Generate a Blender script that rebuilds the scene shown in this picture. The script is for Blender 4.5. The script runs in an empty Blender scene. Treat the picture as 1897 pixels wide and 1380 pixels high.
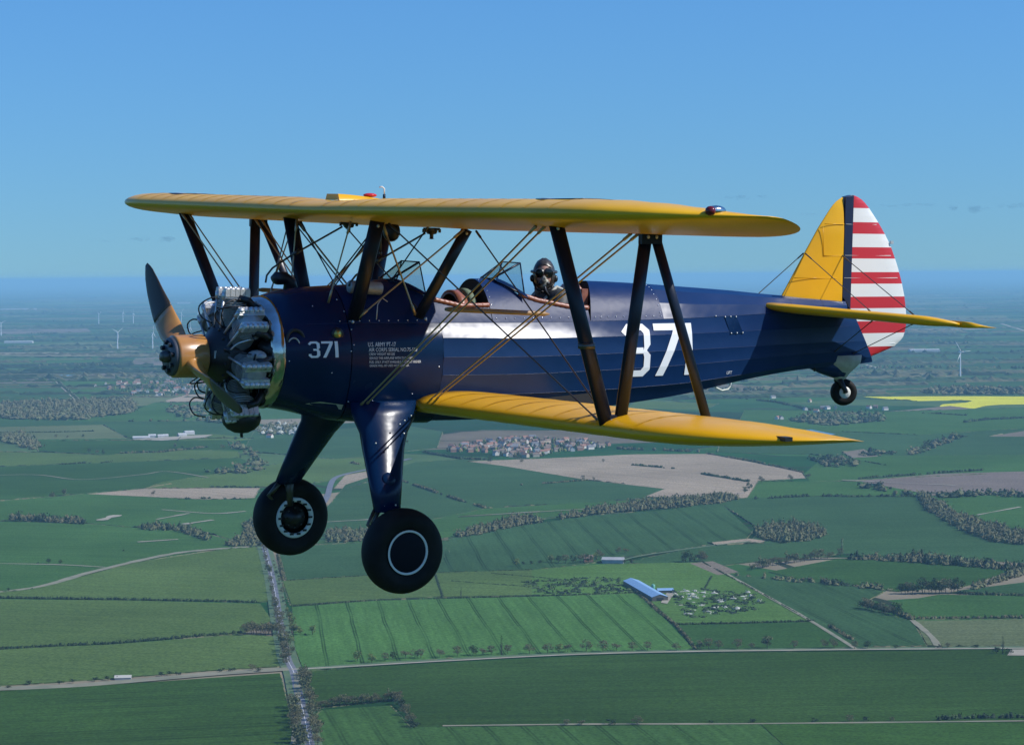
import bpy, bmesh, math, random
from mathutils import Vector, Matrix
from math import sin, cos, pi, sqrt, radians
random.seed(7)
SC = bpy.context.scene
COL = SC.collection

# ------------------------------------------------------------------ camera, sky, sun, exposure
PW, PH, PF = 1897.0, 1380.0, 4080.58           # survey image size and focal length in its pixels
EYE = Vector((0.0, 0.0, 320.0))
CAM_R = Matrix(((0.999969, 0.0079, 0.0), (-0.000347, 0.043955, -0.999033), (-0.007892, 0.999002, 0.043956)))
cd = bpy.data.cameras.new('camera')
cd.sensor_width = 36.0; cd.lens = 36.0 * PF / PW
cd.clip_start = 0.5; cd.clip_end = 1.5e6
cam = bpy.data.objects.new('camera', cd); COL.objects.link(cam)
cam.matrix_world = Matrix.Translation(EYE) @ CAM_R.to_4x4()
SC.camera = cam

SUN_EL, SUN_ROT = radians(41.7), radians(99.4)
SUN_DIR = Vector((sin(SUN_ROT) * cos(SUN_EL), cos(SUN_ROT) * cos(SUN_EL), sin(SUN_EL)))
wd = bpy.data.worlds.new('World'); SC.world = wd; wd.use_nodes = True
wn, wl = wd.node_tree.nodes, wd.node_tree.links
sky = wn.new('ShaderNodeTexSky'); sky.sky_type = 'NISHITA'; sky.sun_disc = False
sky.sun_elevation = SUN_EL; sky.sun_rotation = SUN_ROT; sky.altitude = 1000.0
sky.air_density = 1.8; sky.dust_density = 0.5; sky.ozone_density = 10.0
# the sky is read a few degrees up, as from above the ground haze, with the cool balance of the photograph
tcw = wn.new('ShaderNodeTexCoord'); adw = wn.new('ShaderNodeVectorMath'); adw.operation = 'ADD'; adw.inputs[1].default_value = (0, 0, 0.06)
nmw = wn.new('ShaderNodeVectorMath'); nmw.operation = 'NORMALIZE'
wl.new(tcw.outputs['Generated'], adw.inputs[0]); wl.new(adw.outputs[0], nmw.inputs[0]); wl.new(nmw.outputs[0], sky.inputs[0])
tint = wn.new('ShaderNodeMixRGB'); tint.blend_type = 'MULTIPLY'; tint.inputs[0].default_value = 1.0; tint.inputs[2].default_value = (0.63, 1.0, 1.40, 1)
wl.new(sky.outputs[0], tint.inputs[1]); wl.new(tint.outputs[0], wn['Background'].inputs[0]); wn['Background'].inputs[1].default_value = 0.101
ld = bpy.data.lights.new('sun', 'SUN'); ld.energy = 5.0; ld.angle = radians(0.55); ld.color = (1.0, 0.965, 0.91)
sun = bpy.data.objects.new('sun', ld); COL.objects.link(sun)
sun.rotation_euler = SUN_DIR.to_track_quat('Z', 'Y').to_euler()
SC.view_settings.view_transform = 'Standard'; SC.view_settings.look = 'None'
SC.view_settings.exposure = 0.0; SC.view_settings.gamma = 1.0; SC.view_settings.use_curve_mapping = False
SC.render.engine = 'CYCLES'
SC.cycles.use_denoising = True
SC.cycles.max_bounces = 6; SC.cycles.diffuse_bounces = 2; SC.cycles.glossy_bounces = 3
SC.cycles.transmission_bounces = 4; SC.cycles.transparent_max_bounces = 8; SC.cycles.volume_bounces = 0

# ------------------------------------------------------------------ helpers
def ground(px, py, z=0.0):
    """Where the sight line through a survey pixel meets the level land (metres)."""
    d = CAM_R @ Vector(((px - PW / 2) / PF, (PH / 2 - py) / PF, -1.0))
    t = (z - EYE.z) / d.z
    p = EYE + d * t
    return Vector((p.x, p.y, z))

def tag(o, label=None, cat=None, group=None, kind=None):
    if label: o['label'] = label
    if cat: o['category'] = cat
    if group: o['group'] = group
    if kind: o['kind'] = kind
    return o

def empty(name, loc=(0, 0, 0), rz=0.0):
    o = bpy.data.objects.new(name, None); COL.objects.link(o)
    o.location = loc; o.rotation_euler = (0, 0, rz); o.empty_display_size = 0.5
    return o

def link(name, me, parent=None):
    o = bpy.data.objects.new(name, me); COL.objects.link(o)
    if parent is not None: o.parent = parent
    return o

def curve(pts, n=6):
    P = [Vector(p) for p in pts]; Q = []
    for i in range(len(P) - 1):
        a, b_, c, d = P[max(i - 1, 0)], P[i], P[i + 1], P[min(i + 2, len(P) - 1)]
        for k in range(n):
            t = k / n; Q.append(.5 * ((2 * b_) + (c - a) * t + (2 * a - 5 * b_ + 4 * c - d) * t * t + (3 * b_ - a - 3 * c + d) * t ** 3))
    return Q + [P[-1]]

class MB:
    """Collects vertices and faces of one mesh."""
    def __init__(s): s.v = []; s.f = []; s.m = []; s.s = []
    def add(s, vs, fs, mi=0, smooth=True):
        b = len(s.v); s.v += [tuple(p) for p in vs]
        for f in fs:
            s.f.append(tuple(b + i for i in f)); s.m.append(mi); s.s.append(smooth)
    def grid(s, rows, mi=0, smooth=True, close=False, caps=False):
        """rows: list of equally long point lists; close joins the last column to the first."""
        n = len(rows[0]); vs = [p for r in rows for p in r]; fs = []
        for i in range(len(rows) - 1):
            for j in range(n if close else n - 1):
                k = (j + 1) % n
                fs.append((i * n + j, i * n + k, (i + 1) * n + k, (i + 1) * n + j))
        if caps and close:
            fs.append(tuple(range(n - 1, -1, -1))); fs.append(tuple((len(rows) - 1) * n + j for j in range(n)))
        s.add(vs, fs, mi, smooth)
    def box(s, c, h, mi=0, M=None, smooth=False):
        vs = [Vector((c[0] + a * h[0], c[1] + b * h[1], c[2] + d * h[2])) for a in (-1, 1) for b in (-1, 1) for d in (-1, 1)]
        if M is not None: vs = [M @ p for p in vs]
        s.add(vs, [(0, 1, 3, 2), (4, 6, 7, 5), (0, 4, 5, 1), (2, 3, 7, 6), (0, 2, 6, 4), (1, 5, 7, 3)], mi, smooth)
    def tube(s, pts, r, n=8, mi=0, caps=True, smooth=True):
        pts = [Vector(p) for p in pts]
        rr = r if isinstance(r, (list, tuple)) else [r] * len(pts)
        rows = []; up = None
        for i, p in enumerate(pts):
            t = (pts[min(i + 1, len(pts) - 1)] - pts[max(i - 1, 0)]).normalized()
            if up is None:
                up = Vector((0, 0, 1)) if abs(t.z) < 0.9 else Vector((1, 0, 0))
            a = t.cross(up).normalized(); up = a.cross(t).normalized()
            rows.append([p + (a * cos(2 * pi * k / n) + up * sin(2 * pi * k / n)) * rr[i] for k in range(n)])
        s.grid(rows, mi, smooth, True, caps)
    def lathe(s, prof, org, axis, n=24, mi=0, smooth=True, caps=False):
        """prof: (distance along axis, radius) pairs."""
        ax = Vector(axis).normalized(); a = ax.orthogonal().normalized(); b = ax.cross(a); org = Vector(org)
        rows = [[org + ax * d + (a * cos(2 * pi * k / n) + b * sin(2 * pi * k / n)) * r for k in range(n)] for d, r in prof]
        s.grid(rows, mi, smooth, True, caps)
    def strut(s, p, q, c0, t0, c1=None, t1=None, chord=(1, 0, 0), n=14, mi=0):
        """streamlined section of chord c and thickness t swept from p to q."""
        p, q = Vector(p), Vector(q); ax = (q - p).normalized()
        ch = Vector(chord); ch = (ch - ax * ch.dot(ax)).normalized(); th = ax.cross(ch)
        rows = []
        for u, c, t in ((p, c0, t0), (q, c1 or c0, t1 or t0)):
            rows.append([u + ch * (c / 2 * (-cos(2 * pi * k / n) + 0.12 * (1 - cos(4 * pi * k / n)) * -1)) + th * (t / 2 * sin(2 * pi * k / n)) for k in range(n)])
        s.grid(rows, mi, True, True, True)
    def ball(s, c, r, n=12, mi=0, M=None):
        c = Vector(c); r = r if isinstance(r, (tuple, list)) else (r, r, r); m = max(6, n // 2); rows = []
        for i in range(m + 1):
            a = pi * i / m
            row = [Vector((r[0] * sin(a) * cos(2 * pi * k / n), r[1] * sin(a) * sin(2 * pi * k / n), r[2] * cos(a))) for k in range(n)]
            rows.append([c + ((M @ p) if M is not None else p) for p in row])
        s.grid(rows, mi, True, True)
    def mesh(s, name, mats):
        me = bpy.data.meshes.new(name); me.from_pydata(s.v, [], s.f)
        for m in (mats if isinstance(mats, (list, tuple)) else [mats]): me.materials.append(m)
        me.polygons.foreach_set('material_index', s.m); me.polygons.foreach_set('use_smooth', s.s)
        me.update(); return me
    def build(s, name, mats, parent=None):
        return link(name, s.mesh(name, mats), parent)

def principled(name, col, rough=0.5, metal=0.0, spec=0.5, coat=0.0, coat_rough=0.05):
    m = bpy.data.materials.new(name); m.use_nodes = True
    b = m.node_tree.nodes['Principled BSDF']
    b.inputs['Base Color'].default_value = (*col, 1); b.inputs['Roughness'].default_value = rough
    b.inputs['Metallic'].default_value = metal; b.inputs['Specular IOR Level'].default_value = spec
    b.inputs['Coat Weight'].default_value = coat; b.inputs['Coat Roughness'].default_value = coat_rough
    return m

def noisy(name, c1, c2, scale=4.0, rough=0.5, metal=0.0, coat=0.0, bump=0.0, bscale=None, rvar=0.0, detail=4.0, lo=0.35, hi=0.65, spec=0.5, space='Object'):
    """principled material whose colour wanders between two values, with optional fine relief."""
    m = principled(name, c1, rough, metal, spec, coat)
    nt = m.node_tree; N, L = nt.nodes, nt.links; b = N['Principled BSDF']
    tc = N.new('ShaderNodeTexCoord')
    nz = N.new('ShaderNodeTexNoise'); nz.inputs['Scale'].default_value = scale; nz.inputs['Detail'].default_value = detail
    L.new(tc.outputs[space], nz.inputs['Vector'])
    rp = N.new('ShaderNodeValToRGB'); rp.color_ramp.elements[0].position = lo; rp.color_ramp.elements[1].position = hi
    rp.color_ramp.elements[0].color = (*c1, 1); rp.color_ramp.elements[1].color = (*c2, 1)
    L.new(nz.outputs['Fac'], rp.inputs[0]); L.new(rp.outputs[0], b.inputs['Base Color'])
    if rvar:
        mr = N.new('ShaderNodeMapRange'); mr.inputs['To Min'].default_value = max(0.02, rough - rvar); mr.inputs['To Max'].default_value = rough + rvar
        L.new(nz.outputs['Fac'], mr.inputs['Value']); L.new(mr.outputs[0], b.inputs['Roughness'])
    if bump:
        n2 = N.new('ShaderNodeTexNoise'); n2.inputs['Scale'].default_value = bscale or scale * 4; n2.inputs['Detail'].default_value = 3
        L.new(tc.outputs[space], n2.inputs['Vector'])
        bp = N.new('ShaderNodeBump'); bp.inputs['Strength'].default_value = 1.0; bp.inputs['Distance'].default_value = bump
        L.new(n2.outputs['Fac'], bp.inputs['Height']); L.new(bp.outputs[0], b.inputs['Normal'])
        if coat: L.new(bp.outputs[0], b.inputs['Coat Normal'])
    return m

def lerp_table(x, xs, ys):
    if x <= xs[0]: return ys[0]
    for i in range(1, len(xs)):
        if x <= xs[i]:
            t = (x - xs[i - 1]) / (xs[i] - xs[i - 1]); return ys[i - 1] + (ys[i] - ys[i - 1]) * t
    return ys[-1]

# ------------------------------------------------------------------ land: base sheet, haze
def land_material():
    m = principled('patchwork land', (0.05, 0.1, 0.05), 0.9, spec=0.0)
    nt = m.node_tree; N, L = nt.nodes, nt.links; b = N['Principled BSDF']
    g = N.new('ShaderNodeNewGeometry')
    mp = N.new('ShaderNodeMapping'); mp.inputs['Rotation'].default_value = (0, 0, 0.35); mp.inputs['Scale'].default_value = (1 / 420.0, 1 / 300.0, 0)
    L.new(g.outputs['Position'], mp.inputs['Vector'])
    wn_ = N.new('ShaderNodeTexNoise'); wn_.inputs['Scale'].default_value = 0.6; wn_.inputs['Detail'].default_value = 2
    L.new(mp.outputs[0], wn_.inputs['Vector'])
    ad = N.new('ShaderNodeMixRGB'); ad.blend_type = 'ADD'; ad.inputs[0].default_value = 0.9
    L.new(mp.outputs[0], ad.inputs[1]); L.new(wn_.outputs['Color'], ad.inputs[2])
    v = N.new('ShaderNodeTexVoronoi'); v.distance = 'CHEBYCHEV'; v.inputs['Scale'].default_value = 1.0; v.inputs['Randomness'].default_value = 0.85
    L.new(ad.outputs[0], v.inputs['Vector'])
    sp = N.new('ShaderNodeSeparateColor'); L.new(v.outputs['Color'], sp.inputs[0])
    r = N.new('ShaderNodeValToRGB'); r.color_ramp.interpolation = 'CONSTANT'
    stops = [(0, (.020, .070, .022)), (.2, (.04, .105, .03)), (.34, (.016, .050, .016)), (.48, (.07, .12, .045)), (.62, (.024, .080, .024)), (.74, (.14, .115, .08)), (.81, (.022, .05, .022)), (.88, (.22, .185, .125)), (.94, (.03, .085, .03))]
    e = r.color_ramp.elements
    for i, (p, c) in enumerate(stops):
        el = e[i] if i < 2 else e.new(p)
        el.position = p; el.color = (*c, 1)
    L.new(sp.outputs[0], r.inputs[0])
    ve = N.new('ShaderNodeTexVoronoi'); ve.feature = 'DISTANCE_TO_EDGE'; ve.inputs['Scale'].default_value = 1.0; ve.inputs['Randomness'].default_value = 0.85
    L.new(ad.outputs[0], ve.inputs['Vector'])
    n2 = N.new('ShaderNodeTexNoise'); n2.inputs['Scale'].default_value = 0.006; n2.inputs['Detail'].default_value = 8; n2.inputs['Roughness'].default_value = .65
    L.new(g.outputs['Position'], n2.inputs['Vector'])
    mr = N.new('ShaderNodeMapRange'); mr.inputs['From Min'].default_value = 0.3; mr.inputs['From Max'].default_value = 0.7; mr.inputs['To Min'].default_value = 0.75; mr.inputs['To Max'].default_value = 1.25
    L.new(n2.outputs['Fac'], mr.inputs['Value'])
    mu = N.new('ShaderNodeMixRGB'); mu.blend_type = 'MULTIPLY'; mu.inputs[0].default_value = 1
    L.new(r.outputs[0], mu.inputs[1]); L.new(mr.outputs[0], mu.inputs[2])
    lt = N.new('ShaderNodeMath'); lt.operation = 'LESS_THAN'; lt.inputs[1].default_value = 0.014
    L.new(ve.outputs['Distance'], lt.inputs[0])
    mx = N.new('ShaderNodeMixRGB'); mx.inputs[2].default_value = (.03, .042, .026, 1)
    L.new(lt.outputs[0], mx.inputs[0]); L.new(mu.outputs[0], mx.inputs[1])
    n3 = N.new('ShaderNodeTexNoise'); n3.inputs['Scale'].default_value = 0.0011; n3.inputs['Detail'].default_value = 5
    L.new(g.outputs['Position'], n3.inputs['Vector'])
    gt = N.new('ShaderNodeMath'); gt.operation = 'GREATER_THAN'; gt.inputs[1].default_value = 0.66
    L.new(n3.outputs['Fac'], gt.inputs[0])
    m3 = N.new('ShaderNodeMixRGB'); m3.inputs[2].default_value = (.04, .045, .035, 1)
    L.new(gt.outputs[0], m3.inputs[0]); L.new(mx.outputs[0], m3.inputs[1])
    L.new(m3.outputs[0], b.inputs['Base Color'])
    return m

FAR = 300000.0
b = MB(); b.add([(-FAR, -FAR, 0), (FAR, -FAR, 0), (FAR, FAR, 0), (-FAR, FAR, 0)], [(0, 1, 2, 3)], 0, False)
tag(b.build('ground', land_material()), 'flat farmland spreading to the horizon', kind='structure')

hz = bpy.data.materials.new('thin air'); hz.use_nodes = True
hn, hl = hz.node_tree.nodes, hz.node_tree.links
hn.remove(hn['Principled BSDF'])
pv = hn.new('ShaderNodeVolumePrincipled'); pv.inputs['Density'].default_value = 4.6e-5
pv.inputs['Color'].default_value = (0.39, 0.785, 1.0, 1); pv.inputs['Anisotropy'].default_value = 0.0
hl.new(pv.outputs[0], hn['Material Output'].inputs['Volume'])
b = MB(); b.box((0, 0, 169.0), (FAR + 500, FAR + 500, 170.0))
tag(b.build('haze', hz), 'pale blue haze over the whole plain', kind='stuff')

# a few small flat clouds low over the horizon
def cloud(px, py, dist, wpx, hpx, dens, label, seed):
    rng = random.Random(seed); d = CAM_R @ Vector(((px - PW / 2) / PF, (PH / 2 - py) / PF, -1.0)); c = EYE + d * dist
    m = bpy.data.materials.new('cloud vapour'); m.use_nodes = True; nt = m.node_tree; nt.nodes.remove(nt.nodes['Principled BSDF'])
    v = nt.nodes.new('ShaderNodeVolumePrincipled'); v.inputs['Density'].default_value = dens; v.inputs['Color'].default_value = (.93, .95, .97, 1)
    nt.links.new(v.outputs[0], nt.nodes['Material Output'].inputs['Volume'])
    W_, H_ = wpx / PF * dist, hpx / PF * dist; b = MB()
    for k in range(15):
        u = rng.uniform(-.5, .5); s = (1 - 1.6 * u * u) * rng.uniform(.5, 1.0)
        b.ball((c.x + u * W_, c.y + rng.uniform(-.2, .2) * W_, c.z + rng.uniform(-.1, .28) * H_), (W_ * .17 * s, W_ * .17 * s, H_ * .36 * s), 14)
    tag(b.build('cloud', m), label, kind='stuff')
for i, a in enumerate(((1378, 367, 30000, 80, 14, 1.1e-3, 'faint grey cloud right of the upper wing tip'), (1640, 383, 30000, 60, 9, 9e-4, 'thin grey cloud just right of the rudder top'), (1705, 380, 30000, 76, 12, 1.1e-3, 'ragged grey cloud right of the rudder'), (1800, 388, 30000, 80, 20, 1.5e-3, 'puffy grey cloud near the right edge'), (1885, 382, 30000, 70, 18, 1.5e-3, 'grey cloud at the right edge'), (285, 444, 34000, 90, 16, 1.3e-3, 'small pale cloud left of the strut'), (190, 447, 34000, 60, 10, 9e-4, 'faint pale cloud at the far left'), (1500, 398, 32000, 50, 8, 9e-4, 'wisp of cloud left of the fin'))):
    cloud(*a, 40 + i)

# ------------------------------------------------------------------ fields
LAYER = [0]
def poly_sheet(name, pts, mat, parent=None):
    LAYER[0] += 1
    z = 0.012 * LAYER[0]
    vs = [ground(x - 90 if x <= 0 else (x + 90 if x >= 1897 else x), y) for x, y in pts]
    me = bpy.data.meshes.new(name)
    bm = bmesh.new(); bv = [bm.verts.new((p.x, p.y, z)) for p in vs]
    f = bm.faces.new(bv); bm.normal_update()
    if f.normal.z < 0: f.normal_flip()
    bmesh.ops.triangulate(bm, faces=[f]); bm.normal_update()
    for f in bm.faces:
        if f.normal.z < 0: f.normal_flip()
    bm.to_mesh(me); bm.free(); me.materials.append(mat)
    return tag(link(name, me, parent), kind='structure')

def field_mat(name, c, c2=None, lines=None, grain=0.9, mott=0.22):
    """crop colour with soft mottling; lines = ((pixel, pixel) along one tramline, spacing m, darkness)."""
    m = principled(name, c, 0.9, spec=0.0)
    nt = m.node_tree; N, L = nt.nodes, nt.links; b = N['Principled BSDF']
    c2 = c2 or tuple(x * 1.35 for x in c)
    g = N.new('ShaderNodeNewGeometry')
    n1 = N.new('ShaderNodeTexNoise'); n1.inputs['Scale'].default_value = 0.012; n1.inputs['Detail'].default_value = 6; n1.inputs['Roughness'].default_value = .6
    L.new(g.outputs['Position'], n1.inputs['Vector'])
    rp = N.new('ShaderNodeValToRGB'); rp.color_ramp.elements[0].position = 0.5 - mott; rp.color_ramp.elements[1].position = 0.5 + mott
    rp.color_ramp.elements[0].color = (*c, 1); rp.color_ramp.elements[1].color = (*c2, 1)
    L.new(n1.outputs['Fac'], rp.inputs[0])
    n2 = N.new('ShaderNodeTexNoise'); n2.inputs['Scale'].default_value = 0.35; n2.inputs['Detail'].default_value = 4; n2.inputs['Roughness'].default_value = .8
    L.new(g.outputs['Position'], n2.inputs['Vector'])
    mr = N.new('ShaderNodeMapRange'); mr.inputs['From Min'].default_value = 0.3; mr.inputs['From Max'].default_value = 0.7
    mr.inputs['To Min'].default_value = 1 - grain * .55; mr.inputs['To Max'].default_value = 1 + grain * .55
    L.new(n2.outputs['Fac'], mr.inputs['Value'])
    mu = N.new('ShaderNodeMixRGB'); mu.blend_type = 'MULTIPLY'; mu.inputs[0].default_value = 1
    L.new(rp.outputs[0], mu.inputs[1]); L.new(mr.outputs[0], mu.inputs[2])
    out = mu.outputs[0]
    sd = (ground(*lines[0][1]) - ground(*lines[0][0])) if lines else Vector((1, random.uniform(-.3, .3), 0))
    mp = N.new('ShaderNodeMapping'); mp.vector_type = 'POINT'; mp.inputs['Rotation'].default_value = (0, 0, -math.atan2(sd.y, sd.x)); L.new(g.outputs['Position'], mp.inputs['Vector'])
    m0 = N.new('ShaderNodeVectorMath'); m0.operation = 'MULTIPLY'; m0.inputs[1].default_value = (.006, .22, 1); L.new(mp.outputs[0], m0.inputs[0])
    n3 = N.new('ShaderNodeTexNoise'); n3.inputs['Scale'].default_value = 1.0; n3.inputs['Detail'].default_value = 5; n3.inputs['Roughness'].default_value = .7; L.new(m0.outputs[0], n3.inputs['Vector'])
    r3 = N.new('ShaderNodeMapRange'); r3.inputs['From Min'].default_value = .3; r3.inputs['From Max'].default_value = .7; r3.inputs['To Min'].default_value = .80; r3.inputs['To Max'].default_value = 1.20; L.new(n3.outputs['Fac'], r3.inputs['Value'])
    n4 = N.new('ShaderNodeTexNoise'); n4.inputs['Scale'].default_value = .0035; n4.inputs['Detail'].default_value = 4; L.new(g.outputs['Position'], n4.inputs['Vector'])
    r4 = N.new('ShaderNodeMapRange'); r4.inputs['From Min'].default_value = .3; r4.inputs['From Max'].default_value = .7; r4.inputs['To Min'].default_value = .85; r4.inputs['To Max'].default_value = 1.15; L.new(n4.outputs['Fac'], r4.inputs['Value'])
    for q in (r3, r4):
        mm = N.new('ShaderNodeMixRGB'); mm.blend_type = 'MULTIPLY'; mm.inputs[0].default_value = 1; L.new(out, mm.inputs[1]); L.new(q.outputs[0], mm.inputs[2]); out = mm.outputs[0]
    if lines:
        (pa, pb), spacing, dark, wid = lines
        A, B = ground(*pa), ground(*pb); d = (B - A).normalized(); nrm = Vector((-d.y, d.x, 0))
        wob = N.new('ShaderNodeTexNoise'); wob.inputs['Scale'].default_value = 0.01; wob.inputs['Detail'].default_value = 1
        L.new(g.outputs['Position'], wob.inputs['Vector'])
        dt = N.new('ShaderNodeVectorMath'); dt.operation = 'DOT_PRODUCT'; dt.inputs[1].default_value = nrm / spacing
        L.new(g.outputs['Position'], dt.inputs[0])
        ma = N.new('ShaderNodeMath'); ma.operation = 'MULTIPLY_ADD'; ma.inputs[1].default_value = 0.12
        L.new(wob.outputs['Fac'], ma.inputs[0]); L.new(dt.outputs['Value'], ma.inputs[2])
        sb = N.new('ShaderNodeMath'); sb.operation = 'SUBTRACT'; sb.inputs[1].default_value = A.dot(nrm) / spacing + 0.06 - 10.5
        L.new(ma.outputs[0], sb.inputs[0])
        fr = N.new('ShaderNodeMath'); fr.operation = 'FRACT'; L.new(sb.outputs[0], fr.inputs[0])
        s2 = N.new('ShaderNodeMath'); s2.operation = 'SUBTRACT'; s2.inputs[1].default_value = 0.5; L.new(fr.outputs[0], s2.inputs[0])
        ab = N.new('ShaderNodeMath'); ab.operation = 'ABSOLUTE'; L.new(s2.outputs[0], ab.inputs[0])
        w1 = N.new('ShaderNodeMath'); w1.operation = 'MULTIPLY'; w1.inputs[1].default_value = spacing; L.new(ab.outputs[0], w1.inputs[0])
        w2 = N.new('ShaderNodeMath'); w2.operation = 'SUBTRACT'; w2.inputs[1].default_value = wid; L.new(w1.outputs[0], w2.inputs[0])
        w3 = N.new('ShaderNodeMath'); w3.operation = 'ABSOLUTE'; L.new(w2.outputs[0], w3.inputs[0])       # a pair of wheel marks
        m2 = N.new('ShaderNodeMapRange'); m2.interpolation_type = 'SMOOTHSTEP'; m2.inputs['From Min'].default_value = wid * .25; m2.inputs['From Max'].default_value = wid * .9
        L.new(w3.outputs[0], m2.inputs['Value']); m2.inputs['To Max'].default_value = 1.0
        fade = N.new('ShaderNodeMapRange'); fade.inputs['From Min'].default_value = .38; fade.inputs['From Max'].default_value = .6; fade.inputs['To Min'].default_value = min(1, dark + .32); fade.inputs['To Max'].default_value = dark
        L.new(wob.outputs['Fac'], fade.inputs['Value']); L.new(fade.outputs[0], m2.inputs['To Min'])
        mz = N.new('ShaderNodeMixRGB'); mz.blend_type = 'MULTIPLY'; mz.inputs[0].default_value = 1
        L.new(out, mz.inputs[1]); L.new(m2.outputs[0], mz.inputs[2]); out = mz.outputs[0]
    L.new(out, b.inputs['Base Color'])
    return m

DEEP = (.029, .062, .013); MID = (.039, .086, .022); BRIGHT = (.055, .128, .031); BLUEG = (.036, .080, .030)
OLIVE = (.066, .110, .030); PALE = (.105, .132, .058); TAN = (.27, .215, .150); BROWN = (.155, .130, .098); LIME = (.065, .130, .030)
FM = {
 'deep_banded': field_mat('winter wheat, banded', DEEP, None, (((100, 1330), (420, 1316)), 30.0, .72, 4.0)),
 'deep': field_mat('winter wheat', DEEP, (.036, .074, .017), (((700, 1300), (1500, 1285)), 22.0, .86, 2.5)),
 'deep_plain': field_mat('winter wheat, plain', (.029, .068, .018)),
 'mid': field_mat('spring barley', MID, None, (((690, 1345), (712, 1378)), 26.0, .55, 1.3)),
 'grassy': field_mat('dark grass', (.031, .070, .014)),
 'bright_lines': field_mat('young wheat with tramlines', BRIGHT, (.064, .142, .038), (((815, 1117), (865, 1208)), 30.0, .38, 1.1)),
 'blue_lines': field_mat('beans with tramlines', BLUEG, (.044, .094, .036), (((975, 985), (1010, 1030)), 38.0, .42, 1.4)),
 'blue': field_mat('blue green cereal', BLUEG, (.044, .094, .036)),
 'blue_faint': field_mat('blue green cereal, faint tramlines', BLUEG, (.042, .090, .035), (((1460, 1085), (1600, 1150)), 34.0, .6, 1.6)),
 'olive': field_mat('tussocky pasture', OLIVE, (.084, .132, .038), grain=1.0),
 'pale': field_mat('pale stubble grass', PALE, (.115, .138, .065), grain=.9),
 'lime': field_mat('fresh meadow', LIME, (.08, .15, .038), grain=.9),
 'green': field_mat('pasture', (.038, .094, .024), (.056, .120, .034), mott=.3),
 'tan': field_mat('drilled bare soil', TAN, (.31, .25, .178), (((1000, 855), (1400, 885)), 26.0, .88, 3.0)),
 'brown': field_mat('ploughed soil', BROWN, (.185, .155, .118)),
 'mauve': field_mat('stony ploughland', (.15, .12, .10), (.175, .14, .115)),
 'rape': field_mat('flowering oilseed', (.52, .50, .035), (.66, .62, .05)),
}
EDGES = []
def field(mat, *pts):
    EDGES.append(pts); return poly_sheet('field', pts, FM[mat])

for k, q in enumerate((((20, 640), (210, 632), (260, 645), (60, 654)), ((420, 628), (700, 622), (720, 634), (430, 642)), ((0, 664), (180, 660), (190, 672), (0, 676)), ((250, 664), (330, 660), (330, 676), (240, 678)), ((760, 740), (980, 736), (1010, 752), (800, 758)), ((1180, 742), (1330, 748), (1300, 760), (1160, 756)), ((1690, 588), (1860, 584), (1880, 596), (1700, 600)), ((1700, 690), (1880, 684), (1890, 702), (1720, 708)), ((1690, 640), (1830, 634), (1850, 648), (1700, 654)), ((0, 612), (160, 606), (170, 616), (0, 622)), ((1600, 560), (1780, 556), (1790, 562), (1610, 566)), ((40, 560), (300, 556), (310, 562), (50, 566)))):
    field(('pale', 'tan', 'green', 'mauve', 'pale', 'olive')[k % 6], *q)
# far strips first, nearest last; each sheet lies a little above the one before it
field('mauve', (0, 697), (100, 692), (330, 683), (560, 690), (520, 706), (330, 704), (160, 699), (95, 709), (0, 713))
field('blue', (0, 713), (98, 709), (146, 741), (0, 748))
field('green', (104, 703), (330, 706), (330, 730), (230, 733), (150, 742))
field('pale', (180, 738), (312, 728), (400, 733), (400, 744), (260, 752), (160, 752))
field('tan', (306, 742), (345, 731), (520, 728), (520, 744), (310, 745))
field('green', (168, 778), (250, 760), (285, 746), (560, 744), (560, 775), (420, 779), (168, 781))
field('blue', (0, 776), (168, 781), (430, 779), (560, 795), (470, 812), (235, 812), (192, 787), (0, 793))
field('pale', (0, 794), (192, 787), (238, 812), (0, 816))
field('blue', (470, 800), (760, 790), (820, 800), (810, 830), (700, 842), (620, 850), (450, 836))
field('olive', (340, 806), (395, 804), (470, 812), (440, 818), (330, 817))
field('deep_plain', (64, 817), (420, 815), (430, 832), (200, 843), (72, 837))
field('olive', (0, 836), (70, 838), (200, 843), (330, 833), (442, 836), (446, 848), (0, 868))
field('deep_plain', (0, 868), (446, 848), (474, 864), (390, 884), (265, 905), (154, 915), (0, 935))
field('olive', (300, 893), (476, 866), (560, 852), (690, 848), (690, 880), (560, 898), (480, 904), (265, 906))
field('tan', (160, 915), (268, 905), (482, 904), (470, 925), (380, 925))
field('green', (0, 936), (158, 915), (380, 926), (482, 922), (478, 990), (470, 1010), (372, 984), (255, 977), (165, 969), (0, 963))
field('green', (0, 964), (160, 970), (262, 978), (372, 986), (472, 1012), (398, 1018), (250, 1042), (60, 1089), (0, 1102))
field('tan', (618, 905), (640, 880), (690, 872), (690, 890), (640, 905))
field('blue', (640, 898), (770, 856), (868, 850), (930, 862), (1090, 890), (1232, 905), (1195, 920), (1240, 930), (1000, 962), (900, 988), (830, 1000), (520, 1010), (610, 935))
field('green', (690, 985), (900, 942), (1190, 925), (1230, 930), (1000, 960), (830, 998), (640, 1006))
field('blue', (1450, 655), (1897, 640), (1897, 735), (1640, 738), (1450, 735))
field('rape', (1575, 733), (1640, 735), (1730, 734), (1897, 735), (1897, 748), (1850, 750), (1826, 752), (1806, 757), (1770, 756), (1740, 753), (1746, 749), (1790, 746), (1800, 743), (1760, 742), (1700, 743), (1650, 740))
field('brown', (1655, 762), (1760, 752), (1800, 757), (1740, 764))
field('green', (1380, 760), (1650, 763), (1897, 752), (1897, 788), (1700, 806), (1560, 800), (1360, 800))
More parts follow.
